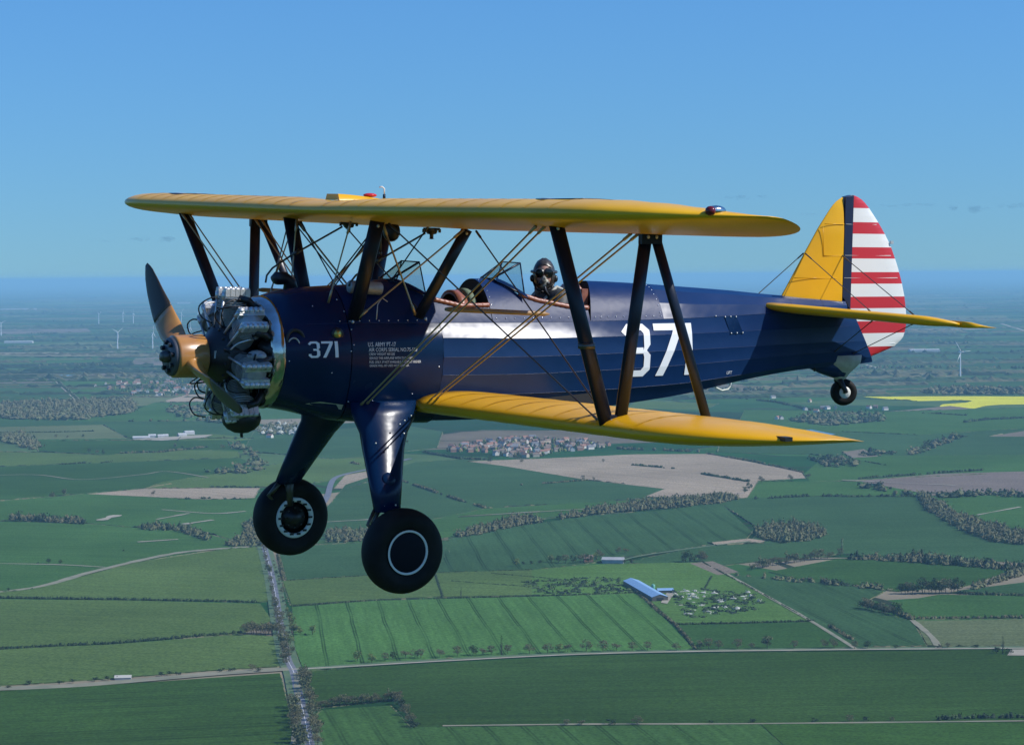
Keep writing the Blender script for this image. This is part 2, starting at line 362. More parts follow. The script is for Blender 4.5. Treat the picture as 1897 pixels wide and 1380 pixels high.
field('blue', (1340, 800), (1560, 800), (1700, 806), (1897, 790), (1897, 850), (1640, 862), (1560, 848), (1500, 842), (1330, 838))
field('brown', (1832, 809), (1897, 784), (1897, 809))
field('brown', (1560, 838), (1600, 832), (1628, 846), (1580, 850))
field('green', (1490, 878), (1520, 852), (1640, 845), (1897, 842), (1897, 872), (1590, 889), (1500, 893))
field('mauve', (1592, 891), (1740, 878), (1897, 871), (1897, 917), (1790, 912), (1700, 912), (1620, 905))
field('tan', (866, 855), (1000, 850), (1172, 842), (1312, 841), (1484, 874), (1492, 886), (1404, 891), (1384, 922), (1330, 926), (1195, 920), (1232, 906), (1090, 890), (930, 863))
field('green', (1384, 924), (1406, 892), (1592, 892), (1700, 912), (1700, 921), (1520, 919))
field('blue', (1330, 930), (1384, 923), (1520, 920), (1700, 921), (1760, 962), (1897, 1012), (1897, 1048), (1700, 1032), (1556, 1026), (1430, 1042), (1290, 1040), (1300, 1010), (1392, 1002), (1412, 982))
field('green', (1704, 920), (1897, 915), (1897, 985), (1830, 975), (1740, 948))
field('blue', (515, 1013), (690, 1005), (832, 1002), (832, 1060), (640, 1068), (532, 1075))
field('blue_lines', (830, 1000), (940, 978), (1100, 955), (1245, 944), (1332, 930), (1392, 984), (1380, 1000), (1170, 1030), (1120, 1040), (950, 1060), (815, 1062))
field('tan', (1310, 1006), (1386, 998), (1420, 1002), (1400, 1008), (1330, 1012))
field('blue', (1160, 1042), (1300, 1012), (1430, 1006), (1560, 1000), (1560, 1022), (1300, 1052))
field('lime', (985, 1056), (1110, 1046), (1302, 1042), (1346, 1066), (1500, 1150), (1252, 1156), (1190, 1100), (985, 1104))
field('brown', (1278, 1044), (1320, 1040), (1368, 1060), (1330, 1066))
field('deep_plain', (1425, 1060), (1555, 1035), (1700, 1042), (1880, 1054), (1800, 1084), (1660, 1096), (1500, 1078))
field('blue_faint', (1346, 1064), (1450, 1070), (1640, 1094), (1590, 1122), (1690, 1152), (1716, 1197), (1580, 1201), (1500, 1150))
field('green', (1650, 1118), (1740, 1102), (1897, 1106), (1897, 1144), (1695, 1148))
field('blue', (1780, 1094), (1897, 1068), (1897, 1103), (1760, 1099))
field('pale', (1694, 1151), (1897, 1146), (1897, 1197), (1720, 1200))
field('deep_plain', (1254, 1159), (1500, 1153), (1578, 1199), (1292, 1205))
field('olive', (524, 1077), (640, 1069), (804, 1061), (818, 1105), (660, 1113), (540, 1121))
field('olive', (806, 1061), (985, 1057), (985, 1103), (820, 1106))
field('bright_lines', (541, 1125), (700, 1113), (985, 1106), (1186, 1100), (1288, 1206), (1130, 1209), (850, 1220), (600, 1236), (560, 1236), (546, 1200))
field('olive', (0, 1106), (60, 1092), (250, 1043), (400, 1020), (474, 1014), (490, 1040), (497, 1114), (480, 1116), (240, 1110), (0, 1107))
field('olive', (0, 1110), (240, 1113), (482, 1119), (504, 1150), (450, 1174), (200, 1192), (0, 1203))
field('olive', (0, 1206), (200, 1195), (450, 1176), (515, 1180), (532, 1234), (400, 1242), (200, 1258), (0, 1277))
field('deep', (558, 1246), (640, 1239), (850, 1227), (1130, 1214), (1500, 1208), (1897, 1203), (1897, 1337), (1340, 1343), (850, 1346), (772, 1348), (742, 1296), (590, 1312), (572, 1300))
field('mid', (588, 1324), (600, 1316), (722, 1308), (760, 1348), (1408, 1343), (1470, 1400), (580, 1400))
field('grassy', (1410, 1343), (1897, 1338), (1897, 1400), (1472, 1400))
field('deep_banded', (0, 1286), (200, 1270), (518, 1248), (555, 1400), (0, 1400))

# ragged margins of rough grass and low scrub round the fields
rng = random.Random(21); b = MB()
for pts in EDGES:
    for A_, B_ in zip(pts, pts[1:] + pts[:1]):
        if max(A_[0], B_[0]) <= 0 or min(A_[0], B_[0]) >= 1890 or min(A_[1], B_[1]) > 1380 or rng.random() < .12: continue
        A_, B_ = [(x - 90 if x <= 0 else (x + 90 if x >= 1897 else x), y) for x, y in (A_, B_)]
        A, B = ground(*A_), ground(*B_); L_ = (B - A).length
        if L_ < 8 or L_ > 2500: continue
        D = (A.length + B.length) / 2; d = (B - A) / L_; nn = Vector((-d.y, d.x, 0)); n = max(3, int(L_ / (2.2 + D / 900))); tall = rng.random() < (.45 if D > 2600 else .12); rows = []
        mi = rng.randrange(3); off = rng.uniform(-1.5, 1.5)
        for i in range(n + 1):
            g = rng.uniform(.15, .7) if not tall else rng.uniform(.5, 2.6) * (1 if sin(i * .13 + L_) > -.3 else .25)
            w_ = rng.uniform(.5, 1.6) * (1.3 if tall else 1); c = A + d * (L_ * i / n) + nn * (off + rng.gauss(0, .4))
            rows.append([c + nn * w_, c + nn * w_ * .4 + Vector((0, 0, g)), c - nn * w_ * .4 + Vector((0, 0, g * rng.uniform(.6, 1))), c - nn * w_])
        for i in range(n):
            b.grid(rows[i:i + 2], (mi + (rng.random() < .3)) % 3 if tall else (0 if rng.random() < .5 else 3), False)
MARGIN = b

# open water
water = principled('still water', (.012, .03, .06), 0.08, spec=0.5)
for pts, lab in (((( 98, 690), (140, 687), (170, 687), (160, 692), (125, 697), (103, 698)), 'narrow blue lake behind the bare brown field'),
                 (((1472, 799), (1502, 796), (1548, 805), (1530, 808), (1490, 806)), 'small blue reservoir by the near lower wing tip')):
    o = poly_sheet('water', pts, water); o['label'] = lab

# lane, road, tracks
def ribbon(name, pts, width, mat, label, lift=0.0, zig=0.0):
    LAYER[0] += 1; z = .012 * LAYER[0] + lift
    P = [ground(x - 90 if x <= 0 else (x + 90 if x >= 1897 else x), y) for x, y in pts]
    Q = []                                             # smooth the line
    for i in range(len(P) - 1):
        a, b_, c, d = P[max(i - 1, 0)], P[i], P[i + 1], P[min(i + 2, len(P) - 1)]
        for k in range(6):
            t = k / 6
            Q.append(.5 * ((2 * b_) + (c - a) * t + (2 * a - 5 * b_ + 4 * c - d) * t * t + (3 * b_ - a - 3 * c + d) * t ** 3))
    Q.append(P[-1]); vs = []; fs = []
    for i, p in enumerate(Q):
        d = (Q[min(i + 1, len(Q) - 1)] - Q[max(i - 1, 0)]).normalized(); n = Vector((-d.y, d.x, 0))
        w = width * (1 + random.uniform(-zig, zig))
        vs += [(p.x + n.x * w / 2, p.y + n.y * w / 2, z), (p.x - n.x * w / 2, p.y - n.y * w / 2, z)]
        if i: k = 2 * i; fs.append((k - 2, k - 1, k + 1, k))
    b = MB(); b.add(vs, fs, 0, False)
    return tag(b.build(name, mat), label, kind='structure')

asphalt = noisy('worn asphalt', (.10, .105, .12), (.15, .15, .165), .08, .8, space='Object')
verge = noisy('dry verge', (.16, .16, .095), (.24, .215, .14), .05, .9)
grassv = noisy('green verge', (.05, .10, .035), (.09, .13, .05), .06, .9)
dirt = noisy('pale dirt', (.26, .23, .16), (.34, .30, .22), .05, .9)
paint = principled('road paint', (.7, .7, .68), .6)
ROAD = [(486, 1000), (494, 1030), (502, 1060), (510, 1100), (518, 1150), (527, 1195), (534, 1225), (544, 1246), (553, 1285), (562, 1320), (573, 1375), (582, 1420)]
ribbon('verge', ROAD, 17, grassv, 'grass verge along the straight road')
ribbon('verge', [(0, 1280), (120, 1272), (250, 1262), (400, 1249), (536, 1240)], 15, verge, 'scrubby verge of the lane on the left')
ribbon('verge', [(545, 1242), (640, 1235), (850, 1222), (1130, 1210), (1500, 1204), (1897, 1200)], 13, grassv, 'verge of the lane on the right')
ribbon('road', ROAD, 6.6, asphalt, 'grey road running straight between trees')
ribbon('road_marking', ROAD, .35, paint, 'white centre line of the road')
ribbon('lane', [(0, 1283), (200, 1265), (400, 1249), (536, 1241)], 3.4, verge, 'narrow lane left of the junction')
ribbon('lane', [(540, 1241), (640, 1236), (850, 1224), (1130, 1211), (1500, 1205), (1897, 1201)], 4.2, dirt, 'pale lane right of the junction')
ribbon('road', [(520, 1005), (575, 960), (604, 925), (612, 900), (620, 887), (640, 879), (690, 868), (760, 850)], 9, asphalt, 'grey road bending away behind the wheels')
ribbon('track', [(-10, 1106), (60, 1090), (160, 1063), (250, 1041), (330, 1025), (400, 1018), (472, 1013)], 11, verge, 'pale grass track curving across the left fields', zig=.25)
ribbon('track', [(548, 1248), (552, 1290), (548, 1330), (545, 1380)], 5, verge, 'dry strip beside the road', zig=.3)
ribbon('track', [(95, 692), (112, 712), (145, 742)], 16, dirt, 'pale farm track beside the lake')
ribbon('track', [(0, 884), (60, 880), (150, 889), (260, 880), (310, 874), (385, 885)], 5, verge, 'pale path winding over the dark field')
ribbon('track', [(1140, 1044), (1180, 1032), (1300, 1014), (1390, 1004)], 6, grassv, 'grass track beside the striped field', zig=.2)
ribbon('track', [(1346, 1064), (1420, 1105), (1500, 1150), (1585, 1203)], 4, verge, 'field edge path below the orchard', zig=.2)
ribbon('track', [(1690, 1150), (1725, 1180), (1740, 1203)], 6, verge, 'curving field margin', zig=.2)
ribbon('track', [(820, 1346), (1100, 1343), (1400, 1342), (1897, 1336)], 4, verge, 'thin pale margin between the lower fields', zig=.3)
ribbon('track', [(1600, 675), (1660, 690), (1730, 697), (1700, 693)], 14, dirt, 'pale track on the far plain')
ribbon('track', [(1855, 600), (1897, 640)], 20, dirt, 'white farm road on the far plain')
ribbon('track', [(1780, 693), (1700, 702), (1640, 712)], 8, dirt, 'pale access track below the turbine')
ribbon('track', [(1240, 938), (1150, 940), (850, 958), (1000, 948)], 5, verge, 'tramline along the far field edge')
for pts, w in ((((600, 968), (690, 963)), 5), (((255, 1005), (330, 1000)), 7), (((185, 965), (218, 955)), 12), (((300, 945), (395, 952), (455, 948)), 6), (((290, 963), (350, 952)), 6), (((340, 972), (395, 964)), 9), (((1560, 890), (1770, 900)), 5), (((1810, 955), (1890, 940)), 4), (((0, 1044), (100, 1047), (195, 1052)), 3)):
    ribbon('bare_patch', list(pts), w, dirt, 'worn bare streak in the grass', zig=.5)

# ------------------------------------------------------------------ vegetation
def leaf_mat(name, c1, c2):
    m = principled(name, c1, .75, spec=.2); nt = m.node_tree; N, L = nt.nodes, nt.links
    g = N.new('ShaderNodeNewGeometry'); r = N.new('ShaderNodeValToRGB')
    r.color_ramp.elements[0].color = (*c1, 1); r.color_ramp.elements[1].color = (*c2, 1)
    L.new(g.outputs['Random Per Island'], r.inputs[0]); L.new(r.outputs[0], N['Principled BSDF'].inputs['Base Color'])
    return m
LM = {'bare': leaf_mat('bare twigs', (.098, .092, .042), (.150, .138, .066)), 'budding': leaf_mat('budding twigs', (.090, .100, .042), (.145, .150, .066)),
      'green': leaf_mat('spring leaves', (.036, .064, .018), (.062, .098, .028)), 'spring': leaf_mat('fresh yellow leaves', (.10, .14, .03), (.19, .22, .06)),
      'dark': leaf_mat('dark evergreen', (.012, .026, .010), (.03, .05, .018)), 'white': leaf_mat('blossom', (.30, .30, .24), (.5, .5, .42)),
      'bark': principled('bark', (.075, .06, .045), .9)}

tag(MARGIN.build('field_margins', [LM['green'], LM['dark'], LM['bare'], principled('dry grass', (.15, .15, .075), .9, spec=0)]), 'ragged grass and scrub margins round the fields', kind='stuff')
def leaf_quad(b, p, s, rng):
    a = Vector((rng.gauss(0, 1), rng.gauss(0, 1), rng.gauss(0, 1))).normalized(); c = a.orthogonal().normalized(); d = a.cross(c)
    t = rng.uniform(0, pi); c, d = c * cos(t) + d * sin(t), d * cos(t) - c * sin(t)
    c *= s; d *= s * rng.uniform(.5, .9)
    b.add([p + c, p + d, p - c, p - d], [(0, 1, 2, 3)], 0, False)

def crown_mesh(seed, h, wd, kind, n=260, col=False):
    """leaf clumps through an uneven crown volume; z = 0 is the foot of the tree."""
    rng = random.Random(seed); b = MB()
    z0 = h * (.08 if col else .24); blobs = []
    for k in range(5 if col else 11):
        if col: blobs.append((Vector((rng.uniform(-.1, .1) * wd, rng.uniform(-.1, .1) * wd, z0 + (h - z0) * (k + .5) / 5)), wd * .42 * (1 - .12 * k), (h - z0) * .16))
        else:
            a = rng.uniform(0, 2 * pi); r = wd * .5 * sqrt(rng.random()) * .75; z = rng.uniform(.36, .86) * h
            r *= 1.15 - abs(z / h - .55) * 1.2
            blobs.append((Vector((r * cos(a), r * sin(a), z)), wd * rng.uniform(.17, .27), h * rng.uniform(.11, .17)))
    for i in range(n):
        c, rx, rz = rng.choice(blobs)
        v = Vector((rng.gauss(0, 1), rng.gauss(0, 1), rng.gauss(0, 1))).normalized() * rng.uniform(.55, 1.08)
        p = c + Vector((v.x * rx, v.y * rx, v.z * rz))
        leaf_quad(b, p, wd * rng.uniform(.035, .075) * (1.15 if kind not in ('bare',) else .8), rng)
    return b.mesh('crown', LM[kind])

def trunk_mesh(seed, h, wd):
    rng = random.Random(seed); b = MB()
    b.tube([(0, 0, -.3), (0.02 * h, 0, h * .3), (0, .02 * h, h * .62)], [h * .028, h * .02, h * .006], 6)
    for k in range(6):
        a = k * 1.05 + rng.uniform(-.3, .3); z = h * rng.uniform(.22, .45)
        b.tube([(0, 0, z), (cos(a) * wd * .2, sin(a) * wd * .2, z + h * .14), (cos(a) * wd * .38, sin(a) * wd * .38, z + h * rng.uniform(.22, .36))], [h * .012, h * .008, h * .003], 5, caps=False)
    return b.mesh('trunk', LM['bark'])

TREES = {}
for ki, (kind, h, w, n, col) in enumerate((('bare', 10, 9, 420, False), ('budding', 10, 9, 360, False), ('green', 10, 8, 330, False), ('spring', 9, 7, 330, False), ('poplar', 15, 3.4, 300, True), ('bush', 4.2, 5, 150, False), ('white', 6, 6, 220, False))):
    for v in range(3):
        mk = {'poplar': 'dark', 'bush': 'dark'}.get(kind, kind)
        TREES[kind, v] = (crown_mesh(ki * 10 + v, h, w, mk, n, col), trunk_mesh(ki * 10 + v, h, w), h)
TREE_LABELS = {'bare': 'leafless brown tree', 'budding': 'tree with olive spring buds', 'green': 'round green tree in young leaf', 'spring': 'bright yellow green tree', 'poplar': 'tall narrow dark poplar', 'bush': 'low dark green bush', 'white': 'pale blossoming tree'}
TREE_LOG = []
def tree(px, py, kind, height, where, group, label=None, spread=1.0):
    cm_, tm, h = TREES[kind, random.randrange(3)]
    p = ground(px, py); s = height / h
    nm = 'bush' if kind == 'bush' else ('poplar_tree' if kind == 'poplar' else 'tree')
    o = empty(nm, p, random.uniform(0, 6.28)); o.scale = (s * spread, s * spread, s)
    tag(o, label or (TREE_LABELS[kind] + ' ' + where), 'bush' if kind == 'bush' else 'tree', group)
    TREE_LOG.append((px, py, o))
    link('crown', cm_, o); link('trunk', tm, o)
    return o
def row(p0, p1, n, kinds, h, where, group, jit=3.0, hv=.45):
    for i in range(n):
        t = (i + random.uniform(-.3, .3)) / max(1, n - 1); t = min(1, max(0, t))
        x = p0[0] + (p1[0] - p0[0]) * t + random.uniform(-jit, jit); y = p0[1] + (p1[1] - p0[1]) * t + random.uniform(-jit, jit) * .25
        tree(x, y, random.choice(kinds), h * random.uniform(1 - hv, 1 + hv), where, group)

# lane with spaced trees (middle right)
for x, y, k, h in ((662, 1226, 'spring', 10), (689, 1229, 'spring', 9), (713, 1225, 'bare', 8), (728, 1222, 'green', 8), (751, 1221, 'bare', 9), (768, 1220, 'bare', 8), (780, 1220, 'bare', 9), (815, 1219, 'bare', 9), (847, 1217, 'bare', 10), (876, 1215, 'green', 10.5), (895, 1215, 'bare', 8), (910, 1214, 'bare', 9), (941, 1212, 'bare', 9), (981, 1212, 'bare', 10), (1015, 1211, 'bare', 10), (1035, 1210, 'spring', 9), (1052, 1209, 'bare', 9), (1086, 1208, 'bare', 11), (1117, 1208, 'bare', 11), (1142, 1207, 'bare', 9), (1171, 1207, 'bare', 9), (1199, 1206, 'bare', 9), (1253, 1206, 'bare', 8), (1297, 1204, 'budding', 9), (1313, 1204, 'bare', 11), (1331, 1204, 'bare', 9), (1367, 1203, 'bare', 10), (1392, 1203, 'bare', 7), (1421, 1202, 'budding', 11), (1472, 1202, 'bare', 8), (1528, 1202, 'bare', 9), (1545, 1202, 'bare', 10), (1583, 1203, 'bare', 8), (1607, 1202, 'green', 8), (1660, 1202, 'bush', 4), (1740, 1201, 'bush', 4), (1755, 1201, 'bare', 6), (1810, 1201, 'bush', 4)):
    tree(x, y, k, h, 'beside the pale lane', 'trees along the pale lane')
tree(929, 1214, 'poplar', 17, '', None, 'tall dark poplar standing in the lane side row')
tree(854, 1108, 'poplar', 11, '', None, 'lone dark poplar at the top edge of the bright field')
tree(1858, 1212, 'poplar', 15, '', None, 'dark pointed tree beside the yard on the right edge')
tree(1846, 1212, 'bush', 7, 'beside the yard on the right', 'bushes at the yard'); tree(1868, 1213, 'bush', 6, 'beside the yard on the right', 'bushes at the yard')
# along the straight road
row((489, 1018), (515, 1150), 26, ['bare', 'bare', 'budding'], 6.5, 'on the left verge of the road', 'trees left of the road', 1.5)
row((517, 1155), (531, 1232), 18, ['bare', 'bare', 'budding'], 9, 'on the left verge of the road', 'trees left of the road', 1.5)
row((507, 1040), (533, 1140), 14, ['bush', 'bare'], 4.5, 'on the right verge of the road', 'trees right of the road', 1.5)
for x, y, k, h in ((536, 1148, 'spring', 9), (541, 1160, 'spring', 10), (540, 1172, 'spring', 9), (548, 1172, 'budding', 9), (556, 1176, 'spring', 9), (538, 1195, 'spring', 9), (541, 1210, 'budding', 7), (566, 1178, 'bush', 3), (532, 1135, 'spring', 7), (533, 1185, 'budding', 8)):
    tree(x, y, k, h, 'by road and bright field', 'spring trees at the road')
tree(579, 1177, 'spring', 10, '', None, 'single yellow green tree standing out in the bright field')
for i in range(11):
    tree(454 + i * 5.6 + random.uniform(-2, 2), 1175 + random.uniform(-2, 2), 'bare', random.uniform(9, 12), 'in the clump left of the road', 'bare clump left of the road')
row((561, 1252), (572, 1300), 12, ['bare', 'budding'], 9, 'in the thicket below the junction', 'trees below the junction', 2)
row((574, 1305), (588, 1385), 12, ['bare', 'budding'], 9, 'on the right of the road at the bottom', 'trees below the junction', 2)
row((543, 1312), (556, 1390), 14, ['bare', 'bare', 'budding'], 10, 'on the left of the road at the bottom', 'trees below the junction', 2)
row((590, 1312), (738, 1297), 24, ['bare', 'bare', 'budding'], 7, 'in the lower field belt', 'trees of the field belt', 2)
row((735, 1298), (762, 1346), 9, ['bare', 'bush'], 7, 'at the crook of the field belt', 'trees of the field belt', 2)
tree(762, 1348, 'bush', 5, '', None, 'dark bush at the end of the field belt', 2)
for x, y, k, h in ((1050, 1344, 'bare', 5), (1078, 1344, 'bare', 5), (1132, 1343, 'bush', 5), (1180, 1343, 'bare', 7), (1317, 1341, 'bush', 3), (1395, 1340, 'bush', 4), (1508, 1338, 'bush', 3.5), (1573, 1338, 'bare', 6), (1605, 1337, 'bush', 4.5), (1652, 1337, 'bare', 4)):
    tree(x, y, k, h, 'between the lower fields', 'bushes on the lower margin', spread=1.3)
for x, y, k, h in ((15, 1275, 'bush', 3), (55, 1268, 'bush', 4), (110, 1268, 'bush', 4), (135, 1265, 'bush', 3.5), (175, 1262, 'bush', 4), (200, 1260, 'bush', 4), (215, 1258, 'bush', 4), (300, 1252, 'bush', 4), (315, 1251, 'bush', 4), (330, 1251, 'bush', 3.5), (410, 1245, 'bush', 4), (430, 1244, 'bush', 4), (468, 1242, 'bare', 6), (480, 1245, 'bush', 4)):
    tree(x, y, k, h, 'on the left lane verge', 'scrub along the left lane', spread=1.4)
for x, y, k, h in ((90, 1044, 'green', 7), (112, 1045, 'green', 6), (70, 1045, 'bush', 3), (97, 923, 'budding', 10), (118, 919, 'budding', 11), (284, 918, 'bare', 8), (228, 1022, 'bush', 3), (15, 1095, 'bush', 4), (165, 840, 'green', 10), (180, 842, 'bare', 9), (192, 843, 'green', 11), (53, 811, 'green', 9), (104, 812, 'bare', 9), (125, 812, 'bare', 7), (154, 811, 'green', 8), (437, 816, 'green', 9), (415, 813, 'green', 6), (325, 830, 'budding', 10), (338, 831, 'bush', 6), (412, 832, 'bare', 10)):
    tree(x, y, k, h, 'alone in the left fields', 'scattered trees in the left fields')
for x, y, k, h in ((908, 858, 'green', 12), (876, 855, 'bare', 8), (967, 859, 'bare', 9), (1080, 889, 'bare', 8), (1100, 890, 'bare', 6), (1118, 857, 'bare', 7), (1411, 895, 'bare', 12), (1388, 908, 'green', 12), (1380, 914, 'green', 11), (1465, 891, 'bare', 11), (1498, 888, 'bare', 11)):
    tree(x, y, k, h, 'at the edge of the tan field', 'trees round the tan field')
for x, y, k, h in ((956, 1050, 'spring', 10), (1022, 1042, 'spring', 11), (1035, 1043, 'green', 10), (1048, 1044, 'bare', 11), (1062, 1044, 'green', 10), (1076, 1043, 'bare', 12), (1090, 1043, 'green', 11), (1104, 1040, 'spring', 11), (1112, 1036, 'bare', 12), (1000, 1045, 'bush', 5), (985, 1046, 'bush', 5), (970, 1047, 'bush', 5), (1145, 1027, 'bare', 9), (1160, 1026, 'bare', 8), (1170, 1044, 'bush', 5), (1156, 1044, 'bush', 5)):
    tree(x, y, k, h, 'around the small grey roofed farm', 'trees round the farm')
row((1264, 1042), (1310, 1040), 9, ['bare', 'green'], 10, 'by the small brown field', 'trees by the small brown field')
row((1390, 1056), (1470, 1042), 14, ['bare', 'budding'], 9, 'right of the meadow', 'trees of the right belt')
row((1470, 1042), (1556, 1030), 14, ['bare', 'budding', 'green'], 9, 'right of the meadow', 'trees of the right belt')
row((1600, 1128), (1664, 1140), 12, ['dark' if False else 'bush', 'bare', 'green'], 10, 'in the pointed thicket on the right', 'trees of the pointed thicket')
row((1670, 1100), (1775, 1098), 16, ['green', 'budding', 'bare'], 12, 'in the grove above the right meadow', 'trees of the right grove')

# woods and belts that read as one mass: one object each, built of many small crowns
def blob(b, p, r, h, rng, mi):
    """one small rough crown of tilted leaf-clump faces round an uneven core."""
    n = 5; rows = []
    for i, (z, q) in enumerate(((.0, .5), (.35, .95), (.72, .70), (1.0, .10))):
        rows.append([p + Vector((cos(k * 2 * pi / n + i * .6) * r * q * rng.uniform(.6, 1.25), sin(k * 2 * pi / n + i * .6) * r * q * rng.uniform(.6, 1.25), h * z * rng.uniform(.82, 1.12))) for k in range(n)])
    b.grid(rows, mi, False, True)
def inside(x, y, poly):
    c = False
    for i in range(len(poly)):
        (x1, y1), (x2, y2) = poly[i - 1], poly[i]
        if (y1 > y) != (y2 > y) and x < (x2 - x1) * (y - y1) / (y2 - y1) + x1: c = not c
    return c
def wood(name, pts, step, h, mats, label, quads=0, cover=.97):
    rng = random.Random(int(pts[0][0] * 7 + pts[0][1])); P = [ground(*p) for p in pts]; poly = [(p.x, p.y) for p in P]
    b = MB(); x0, x1 = min(p[0] for p in poly), max(p[0] for p in poly); y0, y1 = min(p[1] for p in poly), max(p[1] for p in poly)
    x = x0
    while x < x1:
        y = y0
        while y < y1:
            q = (x + rng.uniform(-.5, .5) * step, y + rng.uniform(-.5, .5) * step); y += step
            if rng.random() > cover or not inside(q[0], q[1], poly): continue
            hh = h * rng.choice((.5, .75, .9, 1.0, 1.35)) * rng.uniform(.85, 1.1); mi = rng.randrange(len(mats)); p = Vector((q[0], q[1], 0)); r = step * rng.uniform(.38, .95)
            blob(b, p, r * .80, hh * .88, rng, mi)
            for k in range(quads):
                a = rng.uniform(0, 2 * pi); e = rng.uniform(.1, 1.0)
                v = p + Vector((cos(a) * r * sqrt(1 - (e * .8) ** 2) * 1.05, sin(a) * r * sqrt(1 - (e * .8) ** 2) * 1.05, hh * (.12 + .9 * e)))
                leaf_quad(b, v, r * rng.uniform(.14, .30), rng); b.m[-1] = mi
        x += step
    return tag(b.build(name, [LM[m] for m in mats]), label, kind='stuff')
wood('wood', [(0, 752), (60, 746), (165, 745), (240, 742), (252, 752), (246, 766), (170, 774), (160, 778), (80, 779), (0, 776)], 15, 13, ['bare', 'bare', 'bare', 'budding'], 'large leafless wood on the left plain', 5)
wood('copse', [(1398, 988), (1420, 978), (1470, 975), (1515, 982), (1530, 994), (1500, 1003), (1450, 1007), (1410, 1000)], 6.3, 10, ['budding', 'bare', 'budding'], 'oval budding copse in the blue green field', 16)
wood('tree_belt', [(834, 998), (880, 984), (935, 968), (960, 960), (1010, 968), (1100, 946), (1235, 929), (1330, 920), (1372, 926), (1335, 933), (1240, 942), (1100, 954), (960, 975), (880, 993)], 6.3, 9, ['bare', 'bare', 'budding', 'bare'], 'long leafless belt beside the striped field', 14, .93)
wood('tree_belt', [(1700, 926), (1714, 918), (1730, 930), (1770, 955), (1830, 975), (1897, 992), (1897, 1012), (1830, 1003), (1770, 978), (1715, 945)], 6.3, 9, ['bare', 'budding', 'bare'], 'diagonal belt of trees on the right', 14)
wood('tree_belt', [(1572, 1034), (1660, 1036), (1700, 1030), (1780, 1040), (1897, 1052), (1897, 1060), (1780, 1050), (1700, 1045), (1640, 1040), (1575, 1038)], 6.3, 8, ['bare', 'budding', 'dark'], 'low belt along the dark field on the right', 12, .9)
wood('tree_belt', [(1350, 1066), (1460, 1072), (1560, 1082), (1660, 1094), (1660, 1097), (1550, 1086), (1440, 1076)], 6.3, 5, ['bare', 'dark', 'budding'], 'thin overgrown hedge under the right belt', 10, .6)
wood('tree_belt', [(1800, 1090), (1850, 1072), (1897, 1058), (1897, 1066), (1850, 1080), (1800, 1096)], 6.3, 7, ['bare', 'budding'], 'short belt at the right edge', 10, .8)
wood('tree_belt', [(1580, 905), (1620, 898), (1700, 918), (1780, 914), (1897, 912), (1897, 922), (1790, 922), (1700, 924), (1640, 915)], 13, 9, ['bare', 'budding', 'dark'], 'ragged tree line below the ploughed field', 8, .4)
wood('tree_belt', [(380, 875), (440, 868), (475, 852), (450, 840), (430, 828), (445, 822), (490, 858), (490, 872), (440, 880)], 15, 9, ['bare', 'bare', 'budding', 'green'], 'curving leafless trees along a stream', 6, .55)
wood('tree_belt', [(310, 762), (330, 755), (395, 752), (400, 762), (360, 766), (420, 778), (470, 782), (470, 790), (400, 786), (330, 772)], 17, 11, ['bare', 'green', 'bare', 'budding'], 'trees along the field edge below the far village', 4, .45)
wood('tree_belt', [(460, 795), (520, 790), (600, 792), (620, 800), (560, 806), (480, 806)], 15, 11, ['bare', 'budding', 'white'], 'pale trees behind the engine', 5, .5)
wood('tree_belt', [(20, 958), (155, 965), (155, 972), (20, 964)], 6.3, 7, ['bare', 'dark'], 'low bare belt on the left fields', 12, .95)
wood('tree_belt', [(258, 978), (290, 974), (320, 978), (350, 978), (390, 998), (380, 1002), (330, 984), (262, 982)], 6.3, 7, ['bare', 'dark', 'budding'], 'bent bare belt in the left pasture', 12, .85)
wood('tree_belt', [(415, 1010), (440, 1002), (455, 985), (450, 968), (475, 968), (490, 1000), (490, 1012), (440, 1014)], 6.3, 7, ['bare', 'budding', 'bare'], 'bare scrub left of the far wheel', 12, .75)
wood('tree_belt', [(0, 808), (40, 806), (60, 818), (75, 828), (60, 834), (0, 818)], 12, 11, ['bare', 'budding'], 'bare grove at the left edge', 8, .8)
wood('tree_belt', [(600, 988), (690, 985), (690, 1004), (610, 1006)], 6.3, 9, ['bare', 'budding'], 'bare trees between the two wheels', 10, .85)
wood('wood', [(1460, 780), (1500, 770), (1560, 765), (1640, 772), (1640, 780), (1580, 786), (1540, 790)], 15, 10, ['green', 'bare', 'dark', 'budding'], 'mixed wood below the tail wheel', 4, .75)
wood('wood', [(1705, 724), (1780, 720), (1897, 722), (1897, 732), (1780, 732), (1715, 731)], 17, 12, ['bare', 'bare', 'dark'], 'dark wood behind the yellow field', 0)
wood('tree_belt', [(1500, 852), (1540, 846), (1590, 858), (1580, 868), (1530, 866)], 13, 9, ['bare', 'dark', 'green'], 'scrub beyond the lower wing tip', 5, .6)
wood('tree_belt', [(1680, 842), (1720, 824), (1780, 806), (1786, 810), (1726, 832), (1690, 844)], 12, 9, ['bare', 'dark', 'green'], 'wavy tree line on the right plain', 5, .8)
wood('tree_belt', [(1590, 840), (1660, 838), (1660, 844), (1590, 846)], 13, 9, ['dark', 'bare'], 'short dark tree line on the right plain', 5, .6)
wood('tree_belt', [(690, 1190), (690, 1190.5), (691, 1190.5)], 6.3, 1, ['bare'], 'x') if False else None
